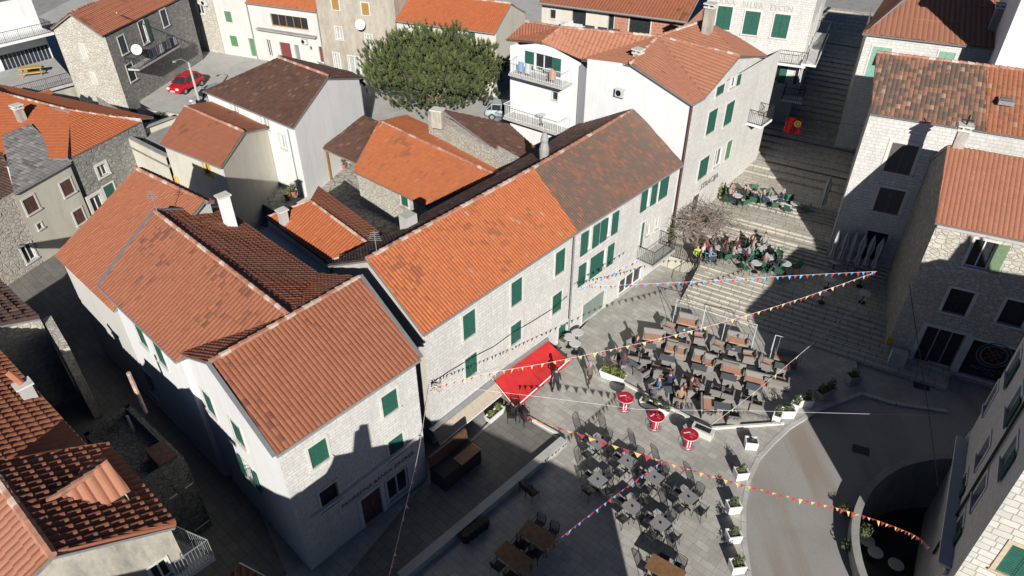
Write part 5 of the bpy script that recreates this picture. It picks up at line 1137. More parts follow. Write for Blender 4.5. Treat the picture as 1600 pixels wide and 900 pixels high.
# ---------------------------------------------------------------- people
def body(name,J,bones,tail=None):
    """J: {joint:(pos,radius)}, bones: list of (a,b,region)"""
    names=list(J); idx={n:i for i,n in enumerate(names)}
    me=bpy.data.meshes.new(name); me.from_pydata([J[n][0] for n in names],[(idx[a],idx[b]) for a,b,_ in bones],[])
    o=bpy.data.objects.new(name,me); COL.objects.link(o); o.modifiers.new('s','SKIN'); sv=me.skin_vertices[0].data if me.skin_vertices else None
    if sv is None:
        bm=bmesh.new(); bm.from_mesh(me); bm.verts.layers.skin.verify(); bm.to_mesh(me); bm.free(); sv=me.skin_vertices[0].data
    for n,i in idx.items():
        r=J[n][1]; sv[i].radius=r if isinstance(r,tuple) else (r,r); sv[i].use_root=(n=='pel')
    ss=o.modifiers.new('u','SUBSURF'); ss.levels=1; ss.render_levels=1
    dg=bpy.context.evaluated_depsgraph_get(); m2=bpy.data.meshes.new_from_object(o.evaluated_get(dg)); bpy.data.objects.remove(o)
    seg=[(Vector(J[a][0]),Vector(J[b][0]),r) for a,b,r in bones]
    for k in range(3): m2.materials.append(None)
    for p in m2.polygons:
        c=p.center; best=(9,0)
        for a,b,r in seg:
            d=b-a; t=max(0,min(1,(c-a).dot(d)/max(d.length_squared,1e-9))); q=(c-(a+d*t)).length
            if q<best[0]: best=(q,r)
        p.material_index=best[1]; p.use_smooth=True
    return m2
def joints(pose):
    S_={'pel':((0,0,.93),.13),'bel':((0,-.01,1.08),.13),'che':((0,0,1.3),(.16,.12)),'nek':((0,.0,1.48),.06),'hed':((0,-.02,1.58),.08),'top':((0,-.01,1.72),.085)}
    if pose=='stand':
        A={'shL':((-.19,0,1.42),.065),'elL':((-.27,.04,1.14),.045),'wrL':((-.25,-.1,.92),.03),'haL':((-.24,-.14,.84),.032),'fiL':((-.23,-.16,.77),.015),'shR':((.19,0,1.42),.065),'elR':((.28,.02,1.14),.045),'wrR':((.27,-.16,.97),.03),'haR':((.26,-.22,.92),.032),'fiR':((.25,-.27,.88),.015),
        'hiL':((-.1,0,.86),.095),'knL':((-.12,-.12,.5),.06),'anL':((-.12,-.06,.09),.04),'toL':((-.13,-.22,.035),.035),'hiR':((.1,0,.86),.095),'knR':((.11,.04,.48),.06),'anR':((.12,.2,.1),.04),'toR':((.13,.06,.03),.035)}
    else:
        S_={k:((v[0][0],v[0][1],v[0][2]-.4),v[1]) for k,v in S_.items()}
        A={'shL':((-.19,0,1.02),.065),'elL':((-.25,-.1,.78),.045),'wrL':((-.14,-.33,.76),.03),'haL':((-.11,-.4,.75),.032),'fiL':((-.08,-.46,.74),.015),'shR':((.19,0,1.02),.065),'elR':((.25,-.08,.77),.045),'wrR':((.18,-.33,.72),.03),'haR':((.16,-.4,.7),.032),'fiR':((.14,-.46,.69),.015),
        'hiL':((-.1,-.05,.52),.095),'knL':((-.14,-.46,.52),.065),'anL':((-.13,-.48,.1),.04),'toL':((-.14,-.62,.035),.035),'hiR':((.1,-.05,.52),.095),'knR':((.14,-.46,.52),.065),'anR':((.15,-.42,.1),.04),'toR':((.16,-.56,.035),.035)}
    J={**S_,**A}
    B=[('pel','bel',1),('bel','che',1),('che','nek',1),('nek','hed',0),('hed','top',0)]
    for s_ in 'LR': B+=[('che','sh'+s_,1),('sh'+s_,'el'+s_,1),('el'+s_,'wr'+s_,1),('wr'+s_,'ha'+s_,0),('ha'+s_,'fi'+s_,0),('pel','hi'+s_,2),('hi'+s_,'kn'+s_,2),('kn'+s_,'an'+s_,2),('an'+s_,'to'+s_,2)]
    return J,B
BM={p:body('person_body',*joints(p)) for p in ('stand','sit')}
SKIN=plain('skin',(.5,.28,.2),.6,var=.05)
HAIR=[plain('hair_dark',(.03,.02,.015),.7),plain('hair_brown',(.12,.06,.03),.7),plain('hair_grey',(.3,.29,.28),.7)]
def hairmesh(z,long):
    m=MB(); n=10; c=Vector((0,.01,z))
    for i in range(5):
        for k in range(n):
            q=lambda i_,k_:c+Vector((.1*math.sin(i_/5*1.9)*math.cos(6.283*k_/n),.112*math.sin(i_/5*1.9)*math.sin(6.283*k_/n)+(.012 if not long else .02)*i_*.5,.115*math.cos(i_/5*1.9)-(long*.05*i_ if math.sin(6.283*k_/n)>-.3 else 0)))
            if i>=3 and math.sin(6.283*(k+.5)/n)<-.35: continue
            m.face([q(i,k),q(i+1,k),q(i+1,k+1),q(i,k+1)])
    return m.mesh('hair',[HAIR[0]],True)
HM={(p,l):hairmesh((1.7 if p=='stand' else 1.3),l) for p in('stand','sit') for l in (0,1)}
def person(pose,x,y,z,rz,top,leg,label,hair=0,long=0,group=None,sc=1.0):
    o=bpy.data.objects.new('person',BM[pose]); COL.objects.link(o); o.location=(x,y,z); o.rotation_euler=(0,0,rz); o.scale=(sc,)*3; tag(o,label,'person',group)
    for i,mm in enumerate((SKIN,plain('fabric_%d_%d_%d'%tuple(int(c*99) for c in top),top,.85),plain('fabric_%d_%d_%d'%tuple(int(c*99) for c in leg),leg,.85))): o.material_slots[i].link='OBJECT'; o.material_slots[i].material=mm
    h_=bpy.data.objects.new('hair',HM[(pose,long)]); COL.objects.link(h_); h_.parent=o; h_.material_slots[0].link='OBJECT'; h_.material_slots[0].material=HAIR[hair]
    return o
x,y=PX(920,603); person('stand',x,y,0,R(30),(.16,.12,.09),(.05,.035,.03),'person in brown coat walking past the red awning',2,0)
x,y=PX(972,590); person('stand',x,y,0,R(200),(.05,.04,.06),(.3,.28,.32),'person with pink hat standing behind the lime green planter',1,1)
x,y=PX(868,612); person('stand',x,y,0,R(150),(.03,.03,.035),(.02,.02,.022),'person in black half hidden under the red awning corner',0,0)
for (u,v,rz,t,l,lab) in ((1029,606,-60,(.14,.2,.33),(.04,.05,.09),'person in blue jacket seated at left of the lounge group'),(1046,598,180,(.02,.03,.07),(.02,.02,.04),'person in navy seated behind the lounge group table'),(1063,622,10,(.3,.2,.12),(.08,.06,.05),'person in tan jacket seated nearest the viewer in the lounge group'),(1079,606,80,(.1,.03,.03),(.03,.03,.04),'person in dark red seated right of the lounge group'),(995,542,60,(.03,.03,.035),(.02,.02,.02),'person in black seated at the upper left lounge table')):
    x,y=PX(u,v-2,.6); person('sit',x,y,0,R(rz)+UPD,t,l,lab,random.choice([0,1]))
lg(3,1050,611,30,'small grey table amid the seated group')
# green chairs and guests on the landings
GRC=plain('green_chair_canvas',(.035,.12,.07),.8)
def gchair():
    e=empty('green_chair'); m=MB(); m.cbox(0,0,.42,.46,.46,.05); m.build('seat',GRC,e,loc=(0,0,0)); m=MB(); m.box((-.23,.2,.46),(.46,0,0),(0,.05,0),(0,.08,.42)); m.build('backrest',GRC,e,loc=(0,0,0))
    for sx in (-1,1):
        for sy in (-1,1): m=MB(); m.tube([(sx*.2,sy*.2,.43),(sx*.22,sy*.24,0)],.014,4); m.build('leg',BLK,e,loc=(0,0,0))
    return e
def rtable(c=(.55,.56,.56)):
    e=empty('round_table'); m=MB(); m.lathe((0,0,.7),[(.02,0),(.34,0),(.35,.02),(.33,.035)],20); m.build('table_top',plain('round_top',c,.5),e,loc=(0,0,0)); m=MB(); m.lathe((0,0,0),[(.22,0),(.2,.03),(.03,.05),(.03,.7)],12); m.build('pedestal',BLK,e,loc=(0,0,0)); return e
GC=gchair();RT=rtable();g1,g2=[False],[False]
seats=[]; rng=random.Random(12)
clot=[((.03,.03,.04),'black'),((.05,.07,.14),'navy'),((.3,.29,.28),'pale'),((.25,.14,.12),'brown'),((.12,.12,.13),'grey'),((.08,.02,.03),'burgundy')]
def gset(u,v,z,n,people,dsc,a0=0.):
    x,y=PX(u,v,z+.7); place(RT,g2,x,y,z,0,label='round guest table, '+dsc,cat='table',group='round tables on the landings')
    for k in range(n):
        a=a0+k*2*math.pi/n+rng.uniform(-.2,.2); px,py=x+math.cos(a)*.72,y+math.sin(a)*.72; rz=a-math.pi/2
        dn=['right','upper right','upper','upper left','left','lower left','lower','lower right'][int(round(a/(math.pi/4)))%8]
        place(GC,g1,px,py,z,rz,label='green chair at the %s side, table %s'%(dn,dsc),cat='chair',group='green chairs on the landings')
        if k in people:
            c,nm=clot[(k*3+int(u))%6]; person('sit',px-math.cos(a)*.02,py-math.sin(a)*.02,z,rz,c,(.03,.035,.05),'person in %s seated at the %s side, table %s'%(nm,dn,dsc),rng.randrange(3),k%2,'guests on the landings')
gset(1125,388,LAND1,4,(0,1,3),'by the bare vine',.5); gset(1160,392,LAND1,4,(0,1,2,3),'mid lower landing',.2); gset(1190,385,LAND1,4,(0,1,2),'back of lower landing',1.)
gset(1203,402,LAND1,4,(2,3),'shadow edge of lower landing',.7); gset(1182,411,LAND1,3,(),'front of lower landing',3.6); gset(1228,412,LAND1,3,(),'shaded part of lower landing',2)
gset(1152,306,LAND2,4,(0,1,2),'left end of upper landing',.4); gset(1182,302,LAND2,4,(1,2),'centre left of upper landing',1.2); gset(1207,309,LAND2,4,(0,2),'centre right of upper landing',.1); gset(1243,318,LAND2,3,(),'right end of upper landing',1.5)
for i,(u,v,c,nm) in enumerate(((1088,400,(.4,.48,.08),'lime yellow'),(1098,396,(.5,.45,.5),'white and plum'),(1108,402,(.15,.3,.5),'light blue'),(1102,388,(.3,.06,.08),'red brown'))):
    x,y=PX(u,v,LAND1+.5); place(GC,g1,x,y,.9 if 0 else LAND1,R(40*i),label='chair under the person in %s below the vine'%nm,cat='chair',group='green chairs on the landings'); person('sit',x,y,LAND1,R(40*i),c,(.05,.05,.07),'person in %s jacket seated below the bare vine'%nm,1,1,'guests on the landings')
m=MB(); m.box(st(39.0,-13,-.1),ET*4.4,EN*5,(0,0,.1+LAND1+.001)); struct(m,'landing','step_stone')
railing(None,[st(36.1,-9.15,.1),st(39.2,-9.15,LAND1),],1.0,DARKM,.16,name='handrail')['label']='dark iron handrail along the left edge of the lowest flight of steps'
bpy.data.objects['handrail']['category']='railing'
o=railing(None,[st(38.9,-9.3,LAND1),st(38.9,-12.3,LAND1),st(40.4,-12.6,LAND1)],1.0,DARKM,.14,name='iron_railing'); tag(o,'dark iron railing around the little terrace below the bare vine','railing')
for (u,v,n,l) in ((1306,408,0,'first'),(1352,414,0,'second'),(1297,436,0,'third'),(1348,432,0,'fourth'),(1288,457,0,'fifth'),(1352,457,0,'sixth')):
    x,y=PX(u,v,1.7); z=LAND1; place(RT,g2,x,y,z,0,label='%s round table in the deep shade below the closed parasols, counted from the back'%l,cat='table',group='round tables on the landings')
# closed parasols
PAR=plain('parasol_canvas',(.42,.42,.43),.9,var=.1)
def parasol():
    e=empty('closed_parasol'); m=MB(); m.tube([(0,0,0),(0,0,3.0)],.03,6); m.build('pole',GREYM,e,loc=(0,0,0)); m=MB(); n=12
    prof=[(.05,.75),(.2,.8),(.17,1.15),(.11,1.45),(.16,1.8),(.2,2.2),(.13,2.6),(.04,2.92)]
    rings=[[m.vert(Vector((r*(1.15 if k%2 else .75)*math.cos(6.283*k/n),r*(1.15 if k%2 else .75)*math.sin(6.283*k/n),z))) for k in range(n)] for r,z in prof]
    for i in range(len(prof)-1):
        for k in range(n): m.f.append([rings[i][k],rings[i][(k+1)%n],rings[i+1][(k+1)%n],rings[i+1][k]]);m.uv.append([(0,0)]*4);m.mi.append(0)
    m.build('canopy',PAR,e,loc=(0,0,0)); m=MB(); m.lathe((0,0,0),[(.3,0),(.3,.06),(.05,.1)],14); m.build('base',plain('base_grey',(.2,.22,.22)),e,loc=(0,0,0)); return e
pr0=parasol();pf=[False]
for i,(u,v) in enumerate(((1292,401),(1306,405),(1320,409),(1334,412),(1349,416),(1364,420),(1281,334))):
    x,y=PX(u,v,LAND2)
    if i<6: q=P1+Vector((.897,-.442,0))*(.35+.5*i)-N1*(.65+.05*(i%2)); x,y=q.x,q.y
    place(pr0,pf,x,y,LAND1 if i<6 else LAND2,i*.4,label=(['first','second','third','fourth','fifth','sixth'][i]+' from the left of the pale closed parasols against the street house') if i<6 else 'lone pale closed parasol up the steps by the corner lamp',cat='parasol',group='closed parasols')
# bistro tables by the facade
for (u,v,l) in ((889,535,'dark round bistro table by the facade next to the awning'),(898,545,'white round bistro table right of the dark one by the facade'),(902,528,'white round bistro table nearest the garage door')):
    x,y=PX(u,v,.3); place(RT,g2,x,y,0,0,label=l,cat='table',group='round bistro tables by the facade')
x,y=PX(880,540); planter(x,y,0,R(48),.4,.4,.45,'small pot plant against the facade beside the bistro tables',seed=51,mat='concrete',bush=.25)
for i,(u,v) in enumerate(((805,640),(815,648),(822,655),(800,650))):
    x,y=PX(u,v,.4); place(ch0,chused,x,y,0,R(60*i),label=['back','middle','front','left'][i]+' black chair of the cluster at the lower corner of the red awning',cat='chair',group='black café chairs on the paving')
# dark seating set on the terrace
x,y=PX(712,722,.7); e=empty('terrace_bar',(x,y,.05),R(48),label='dark covered bar counter with wooden top standing in shade before the stone row',cat='bar counter'); m=MB(); m.cbox(0,0,0,2.4,1.0,1.0); m.build('counter',plain('charcoal_wicker',(.03,.028,.028),.8),e,loc=(0,0,0)); m=MB(); m.cbox(.5,-.3,1.0,1.3,.6,.05); m.build('top',WT,e,loc=(0,0,0)); m=MB(); m.box((-1.2,.35,1.0),(2.4,0,0),(0,.12,0),(0,.1,.6)); m.build('backboard',WOODD,e,loc=(0,0,0))
# ---------------------------------------------------------------- red awning, canopy strip
fA,fB=r1['a'],r1['b']; fe=(Vector((fB.x,fB.y,0))-Vector((fA.x,fA.y,0))).normalized(); fo=Vector((fe.y,-fe.x,0))
w1_=on_wall(768,592,fA,fB)+fo*.05; w2_=on_wall(854,530,fA,fB)+fo*.05; zt_=(w1_.z+w2_.z)/2
o1_=P(805,637,zt_-.75); o2_=P(890,562,zt_-.75)
e=empty('red_awning',(w1_.x,w1_.y,zt_),0,label='bright red awning stretched out over the café entrance',cat='awning')
AWN=plain('awning_red',(.56,.025,.025),.8,var=.16,scale=1.5); m=MB(); nseg=8
for i in range(nseg):
    a=lerp(w1_,w2_,i/nseg);b=lerp(w1_,w2_,(i+1)/nseg);c=lerp(o1_,o2_,(i+1)/nseg);d=lerp(o1_,o2_,i/nseg); sag=lambda t:Vector((0,0,-.13*math.sin(math.pi*t)-.03*math.sin(i*1.9+t*3)*t))
    prev=None
    for j in range(5):
        t0,t1=j/5,(j+1)/5; m.face([lerp(a,d,t0)+sag(t0),lerp(b,c,t0)+sag(t0),lerp(b,c,t1)+sag(t1),lerp(a,d,t1)+sag(t1)][::-1])
    m.face([d,c,c-Vector((0,0,.22)),d-Vector((0,0,.22 if i%2 else .2))])
ca=m.build('canopy',AWN,e); 
m=MB(); m.tube([o1_+Vector((0,0,.02)),o2_+Vector((0,0,.02))],.04,6); m.tube([w1_+Vector((0,0,.03)),o1_+Vector((0,0,.03))],.02,5); m.build('front_bar',WHITE,e)
for q,r_ in ((w1_,o1_),(w2_,o2_)): m=MB(); m.tube([q-Vector((0,0,.5)),lerp(q,r_,.5)-Vector((0,0,.3)),r_-Vector((0,0,.03))],.02,5); m.build('arm',GREYM,e)
m=MB(); m.box(w1_-fo*.02+Vector((0,0,-.02)),w2_-w1_,fo*.14,(0,0,.16)); m.build('cassette',GREYM,e)
s0=on_wall(668,660,fA,fB); L_=(Vector((w1_.x,w1_.y,0))-Vector((s0.x,s0.y,0))).dot(fe); s0.z=zt_
e=empty('shop_canopy',(s0.x,s0.y,zt_),0,label='long canopy with metal gutter and beige front left of the red awning',cat='canopy')
m=MB(); m.box(s0+fo*.05+Vector((0,0,.05)),fe*(L_-.05),fo*.3,(0,0,.1)); m.build('gutter_trough',GREYM,e)
m=MB(); m.face([s0+fo*.35+Vector((0,0,.1)),s0+fo*.75+Vector((0,0,-.5)),s0+fo*.75+fe*(L_-.05)+Vector((0,0,-.5)),s0+fo*.35+fe*(L_-.05)+Vector((0,0,.1))]); o=m.build('fabric',plain('beige_fabric',(.45,.38,.3),.9),e); o.modifiers.new('t','SOLIDIFY').thickness=.03
m=MB(); m.tube([s0+fo*.76+Vector((0,0,-.5)),s0+fo*.76+fe*(L_-.05)+Vector((0,0,-.5))],.03,5); m.build('front_bar',WHITE,e)
# ---------------------------------------------------------------- bunting
REDF=plain('pennant_red',(.42,.035,.055),.8,var=.1);YELF=plain('pennant_yellow',(.68,.48,.16),.8,var=.1);BLUF=plain('pennant_blue',(.12,.35,.7),.8,var=.1)
def bunting(pts,label,cols,n,size=.2,gap=()):
    pts=[P(*q) if len(q)==3 else Vector(q[:3]) for q in pts]
    def cr(t):
        t*=len(pts)-1; i=min(int(t),len(pts)-2); f=t-i; p0=pts[max(i-1,0)];p1=pts[i];p2=pts[i+1];p3=pts[min(i+2,len(pts)-1)]
        return .5*((2*p1)+(p2-p0)*f+(2*p0-5*p1+4*p2-p3)*f*f+(3*p1-p0-3*p2+p3)*f**3)
    e=empty('bunting',pts[0],0,label=label,cat='bunting',group='bunting over the square'); m=MB(); cp=[cr(i/48) for i in range(49)]; m.tube(cp,.008,4); m.build('cord',cols[0] if len(cols)>1 and cols[0] is REDF else WHITE,e)
    tot=sum((a-b).length for a,b in zip(cp,cp[1:])); rg=random.Random(n)
    for i in range(n):
        t=(i+.5)/n
        if any(a<t<b for a,b in gap): continue
        a=cr(t);b=cr(min(1,t+size*.8/tot)); d=(b-a)
        if d.length<1e-4: continue
        tw=Vector((rg.uniform(-.1,.1),rg.uniform(-.1,.1),0)); tip=(a+b)/2-Vector((0,0,size*rg.uniform(1.0,1.2)))+tw
        mm=MB(); mm.face([a,b,tip]); o=mm.build('pennant',cols[i%len(cols)],e); 
    return e
bunting([(671,606,4.6),(765,583,4.0),(890,560,4.0),(1080,517,4.0),(1240,470,4.6),(1368,425,5.6)],'red and yellow bunting from the bank corner over the awning to the rubble house',[YELF,REDF],78)
bunting([(905,448,4.2),(1000,444,3.6),(1120,438,3.9),(1250,430,4.6),(1370,424,5.8)],'blue and red bunting crossing the lowest flight of steps',[BLUF,REDF],54)
bunting([(820,650,2.6),(1035,720,3.6),(1180,762,4.2),(1320,797,4.6),(1420,832,4.8),(1452,855,5.0)],'yellow and red bunting from the awning corner across the road to the right',[REDF,YELF],72)
bunting([(848,862,3.2),(940,790,3.2),(1035,720,3.6)],'blue and red bunting between the wooden table and the middle café sets',[REDF,BLUF],30)
bunting([(668,615,4.6),(655,700,4.2),(632,800,4.4),(608,900,5.2),(600,930,5.6)],'faded yellow bunting hanging before the bank sign down to the bottom edge',[YELF,REDF],44,.2)
bunting([(1110,665,2.2),(1180,612,2.8),(1260,545,3.6),(1358,462,5.2)],'sparse bunting cord with few pennants from the lounge to the rubble house',[YELF,REDF],14,.22)
bunting([(905,450,4.4),(800,520,4.2),(740,560,4.4),(680,600,5.0)] and [(1000,405,4.8),(930,440,4.6),(905,452,4.4)],'short bunting along the facade of the dark roofed row house',[BLUF,REDF],16,.2)
def cable(pts,label,r=.006,mat=None):
    m=MB(); m.tube([P(*q) for q in pts],r,4); tag(m.build('cable',mat or WHITE),label,'cable')
cable([(740,608,3.6),(860,622,3.2),(1000,640,3.2),(1180,642,3.5),(1400,648,4.5),(1480,650,5)],'thin white cable crossing the whole square just below the lounge')
cable([(1420,440,6.6),(1435,540,5.2),(1452,650,4.6),(1466,760,4.6)],'dark cable hanging over the road at the right',.018,DARKM)
# ---------------------------------------------------------------- flag, lamp post, cars
fx=P(1230,182,6.2);fy=P(1256,186,6.2); m=MB(); nn_=8
for i in range(nn_):
    for j in range(5):
        q=lambda i_,j_: lerp(fx,fy,i_/nn_)+Vector((.06*math.sin(i_*1.4),.08*math.sin(i_*1.1+j_*.5),-1.25*j_/5))
        m.face([q(i,j),q(i+1,j),q(i+1,j+1),q(i,j+1)],None,0)
e=empty('flag',fx,0,label='red flag with gold emblem hanging in the shaded street',cat='flag'); o=m.build('cloth',plain('flag_red',(.6,.02,.03),.8),e,smooth=True); o.modifiers.new('t','SOLIDIFY').thickness=.01
m=MB(); fd_=(fy-fx).normalized(); fn_=Vector((fd_.y,-fd_.x,0)); disc(m,lerp(fx,fy,.72)+Vector((0,0,-.4))+fn_*.12,fd_,UPZ,.0,.26,0); disc(m,lerp(fx,fy,.72)+Vector((0,0,-.4))+fn_*.125,fd_,UPZ,.1,.14,1); m.build('emblem',[plain('flag_gold',(.75,.5,.1)),WOODD],e)
m=MB(); m.tube([fx+Vector((-2.2,.6,.2)),fx,fy,fy+Vector((4,-2,.3))],.012,4); m.build('cord',DARKM,e)
lp_=P(316,176,2.0); e=empty('street_lamp',lp_,0,label='tall pale concrete lamp pole beside the red car',cat='street lamp'); m=MB(); m.tube([lp_,lp_+Vector((0,0,4.6))],[.13,.08],8); m.build('pole',MATS['concrete_pale'],e); m=MB(); t_=lp_+Vector((0,0,4.6)); m.tube([t_,t_+Vector((-.5,-.2,.35)),t_+Vector((-.9,-.4,.3))],.03,5); m.build('arm',GREYM,e); m=MB(); m.lathe(t_+Vector((-1,-.45,.18)),[(.05,.14),(.16,.08),(.18,0),(.05,-.05)],10); m.build('lamp_head',GREYM,e); m=MB(); m.cbox(lp_.x,lp_.y,2.0,.5,.35,1.2); m.build('junction_box',DARKM,e)
def car(name,loc,rz,paint,label,hatch=True,sc=1.):
    e=empty(name,loc,rz,label=label,cat='car'); L=3.8*sc;W=1.62*sc
    secs=[(-1.9,.35,.62,.66),(-1.8,.22,.75,.76),(-1.2,.2,.9,.8),(-.75,.2,.98,.81),(.9,.2,1.0,.81),(1.6,.22,.98,.79),(1.85,.25,.85,.74),(1.9,.35,.6,.68)]
    m=MB(); rings=[]
    for x,z0,z1,w in secs:
        w*=sc; zz=(z0+z1)/2; prof=[(-w*.92,z0),(-w,zz-.1),(-w*.99,zz+.12),(-w*.9,z1-.03),(-w*.6,z1),(w*.6,z1),(w*.9,z1-.03),(w*.99,zz+.12),(w,zz-.1),(w*.92,z0)]
        rings.append([m.vert((x*sc,a,b)) for a,b in prof])
    n=10
    for i in range(len(rings)-1):
        for k in range(n): m.f.append([rings[i][k],rings[i][(k+1)%n],rings[i+1][(k+1)%n],rings[i+1][k]]);m.uv.append([(0,0)]*4);m.mi.append(0)
    for r_ in (rings[0][::-1],rings[-1]): m.f.append(r_);m.uv.append([(0,0)]*n);m.mi.append(0)
    b=m.build('body',paint,e,smooth=True,loc=(0,0,0)); bv=b.modifiers.new('s','SUBSURF'); bv.levels=1; bv.render_levels=1
    def cabin(s_,mat,name,zt,x0,x1,x2,x3):
        m=MB(); w0=.74*sc*s_;w1=.58*sc*s_; B_=[(x0,-w0,.93),(x3,-w0,.93),(x3,w0,.93),(x0,w0,.93)];T_=[(x1,-w1,zt),(x2,-w1,zt),(x2,w1,zt),(x1,w1,zt)]
        B_=[Vector(q) for q in B_];T_=[Vector(q) for q in T_]
        for k in range(4): m.face([B_[k],B_[(k+1)%4],T_[(k+1)%4],T_[k]])
        m.face(T_); o=m.build(name,mat,e,loc=(0,0,0)); return o
    cabin(1,GLASS,'windows',1.38,-1.05*sc,-.35*sc,1.25*sc,1.72*sc)
    m=MB(); m.cbox(.45*sc,0,1.375,1.7*sc,1.2*sc,.06); r_=m.build('roof_panel',paint,e,loc=(0,0,0)); bb=r_.modifiers.new('b','BEVEL'); bb.width=.03
    m=MB()
    for sy in (-1,1):
        for xa,xb in ((-1.05,-.35),(.4,.4),(1.25,1.25),(1.72,1.25)):
            m.tube([(xa*sc,sy*.74*sc,.93),(xb*sc,sy*.585*sc,1.39)],.035,4)
    m.build('pillar',paint,e,loc=(0,0,0))
    for sx in (-1.15,1.2):
        for sy in (-1,1):
            we=MB(); 
            pts=[(.3*math.cos(t/16*6.283),.3*math.sin(t/16*6.283)) for t in range(16)]
            for t in range(16):
                a,b_=pts[t],pts[(t+1)%16]; y0,y1=sy*.66*sc,sy*.83*sc
                we.face([(sx*sc+a[0],y0,.3+a[1]),(sx*sc+b_[0],y0,.3+b_[1]),(sx*sc+b_[0],y1,.3+b_[1]),(sx*sc+a[0],y1,.3+a[1])]); we.face([(sx*sc,y1,.3),(sx*sc+a[0],y1,.3+a[1]),(sx*sc+b_[0],y1,.3+b_[1])])
            wo=we.build('wheel',plain('tyre',(.02,.02,.02),.8),e,loc=(0,0,0)); rm=MB(); 
            for t in range(16): a,b_=pts[t],pts[(t+1)%16]; y1=sy*.836*sc; rm.face([(sx*sc,y1,.3),(sx*sc+a[0]*.62,y1,.3+a[1]*.62),(sx*sc+b_[0]*.62,y1,.3+b_[1]*.62)])
            rm.build('rim',GREYM,wo,loc=(0,0,0))
    for sy in (-1,1):
        m=MB(); m.box((-1.93*sc,sy*.5*sc-.14,.62),(.1,0,0),(0,.28,0),(.08,0,.13)); m.build('headlight',plain('headlight',(.85,.85,.8),.15),e,loc=(0,0,0)); m=MB(); m.cbox(-.75*sc,sy*.88*sc,.95,.12,.14,.1); m.build('mirror',paint,e,loc=(0,0,0))
    m=MB(); m.cbox(-1.93*sc,0,.42,.03,.5,.11); m.build('number_plate',WHITE,e,loc=(0,0,0)); return e
CR=plain('car_red',(.5,.01,.02),.25,var=.03)
c0_=P(269,152,2.0);c1_=P(316,128,2.0); cm=(c0_+c1_)/2; car('parked_car',(cm.x,cm.y,2.0),math.atan2(c1_.y-c0_.y,c1_.x-c0_.x),CR,'small red hatchback parked on the yard beside the rubble stone house')
cq=P(332,160,2.0); car('parked_car',(cq.x,cq.y,2.0),R(60),plain('car_silver',(.45,.47,.5),.3,.3),'silver car tucked behind the lamp pole and white gable house')
cq=P(792,184,2.0); car('parked_car',(cq.x,cq.y,2.0),R(170),plain('car_pale_blue',(.5,.58,.62),.3,.2),'pale blue car half hidden between the pine and the white balconies')
# retaining wall under the yard, picnic table
a=P(214,172,2.4);b=P(318,185,2.4); lowwall('retaining_wall',a,b,.35,-.1,2.5,'rubble_light',label='rubble retaining wall with weeds below the red car',cat='wall')
e=empty('picnic_table',PIC,R(22),label='yellow wooden picnic table on the balcony of the modern white house',cat='picnic table'); m=MB(); m.cbox(0,0,.72,2.0,.8,.06); m.build('table_top',plain('pine_yellow',(.6,.36,.08)),e,loc=(0,0,0))
for sy in (-1,1): m=MB(); m.cbox(0,sy*.75,.42,2.0,.3,.05); m.build('bench',MATS['pine_yellow'],e,loc=(0,0,0))
for sx in (-1,1): m=MB(); m.tube([(sx*.8,-.7,0),(sx*.8,0,.72),(sx*.8,.7,0)],.04,4); m.cbox(sx*.8,0,.36,.06,1.5,.06); m.build('leg',MATS['pine_yellow'],e,loc=(0,0,0))
# ---------------------------------------------------------------- plants
def pot(u,v,z,label,r=.22,seed=1,group=None,h=.5,mi=(0,1)):
    x,y=PX(u,v,z); e=empty('potted_plant',(x,y,z),label=label,cat='potted plant',group=group); m=MB(); m.lathe((0,0,0),[(r*.7,0),(r,.36),(r*1.08,.36),(r*1.08,.42),(r*.9,.42),(r*.85,.36)],14,cap=False); m.build('pot',TERRA,e,loc=(0,0,0)); m=MB(); m.lathe((0,0,.35),[(.01,0),(r*.88,0)],14); m.build('soil',SOIL,e,loc=(0,0,0)); shrub(e,(0,0,.38),r*1.6,h,170,seed,.06,mi); return e
for i,(u,v) in enumerate(((450,312),(459,306),(468,299),(478,293))): pot(u,v,1.2,['first','second','third','fourth'][i]+' from the left of the potted shrubs on the courtyard wall',.24,60+i,'potted shrubs on the courtyard wall',.7,(2,0) if i==0 else (0,1))
pot(537,263,1.2,'potted plant under the timber porch',.25,70,None,.8)
for i,(u,v,l) in enumerate(((430,312,'straggly shrub at the left end of the courtyard pots'),(228,186,'left tuft of weeds growing on the retaining wall'),(247,180,'right tuft of weeds growing on the retaining wall'),(1150,262,'leafy shrub against the corner house wall above the steps'),(1122,305,'pale green shrub left of the upper landing tables'),(1046,377,'dark ivy clump climbing beside the iron balcony'))):
    z=[.3,2.4,2.4,LAND2,LAND1+.6,1.2][i]; x,y=PX(u,v,z+.3); e=empty('shrub',(x,y,z),label=l,cat='shrub'); shrub(e,(0,0,0),[.6,.5,.5,.5,.6,.7][i],[.9,.6,.6,1.2,1.4,2.4][i],400,80+i,.08,(0,1) if i not in(3,4) else (2,0))
def trunk_tree(loc,label,cat):
    return empty('pine_tree',loc,label=label,cat=cat)
px_=P(676,108,6.2); base=Vector((px_.x+.3,px_.y-1.0,2.0)); e=trunk_tree(base,'large dark olive pine tree behind the white wall and dark roof','pine tree')
rng=random.Random(21); CR_=Vector((px_.x,px_.y,5.9)); rx,ry,rz=6.2,4.6,3.25
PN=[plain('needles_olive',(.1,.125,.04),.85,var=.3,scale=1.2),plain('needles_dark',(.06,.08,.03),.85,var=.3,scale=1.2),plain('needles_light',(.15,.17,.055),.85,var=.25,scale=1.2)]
m=MB(); tips=[]
lobes=[(Vector((0,0,0)),1.0)]
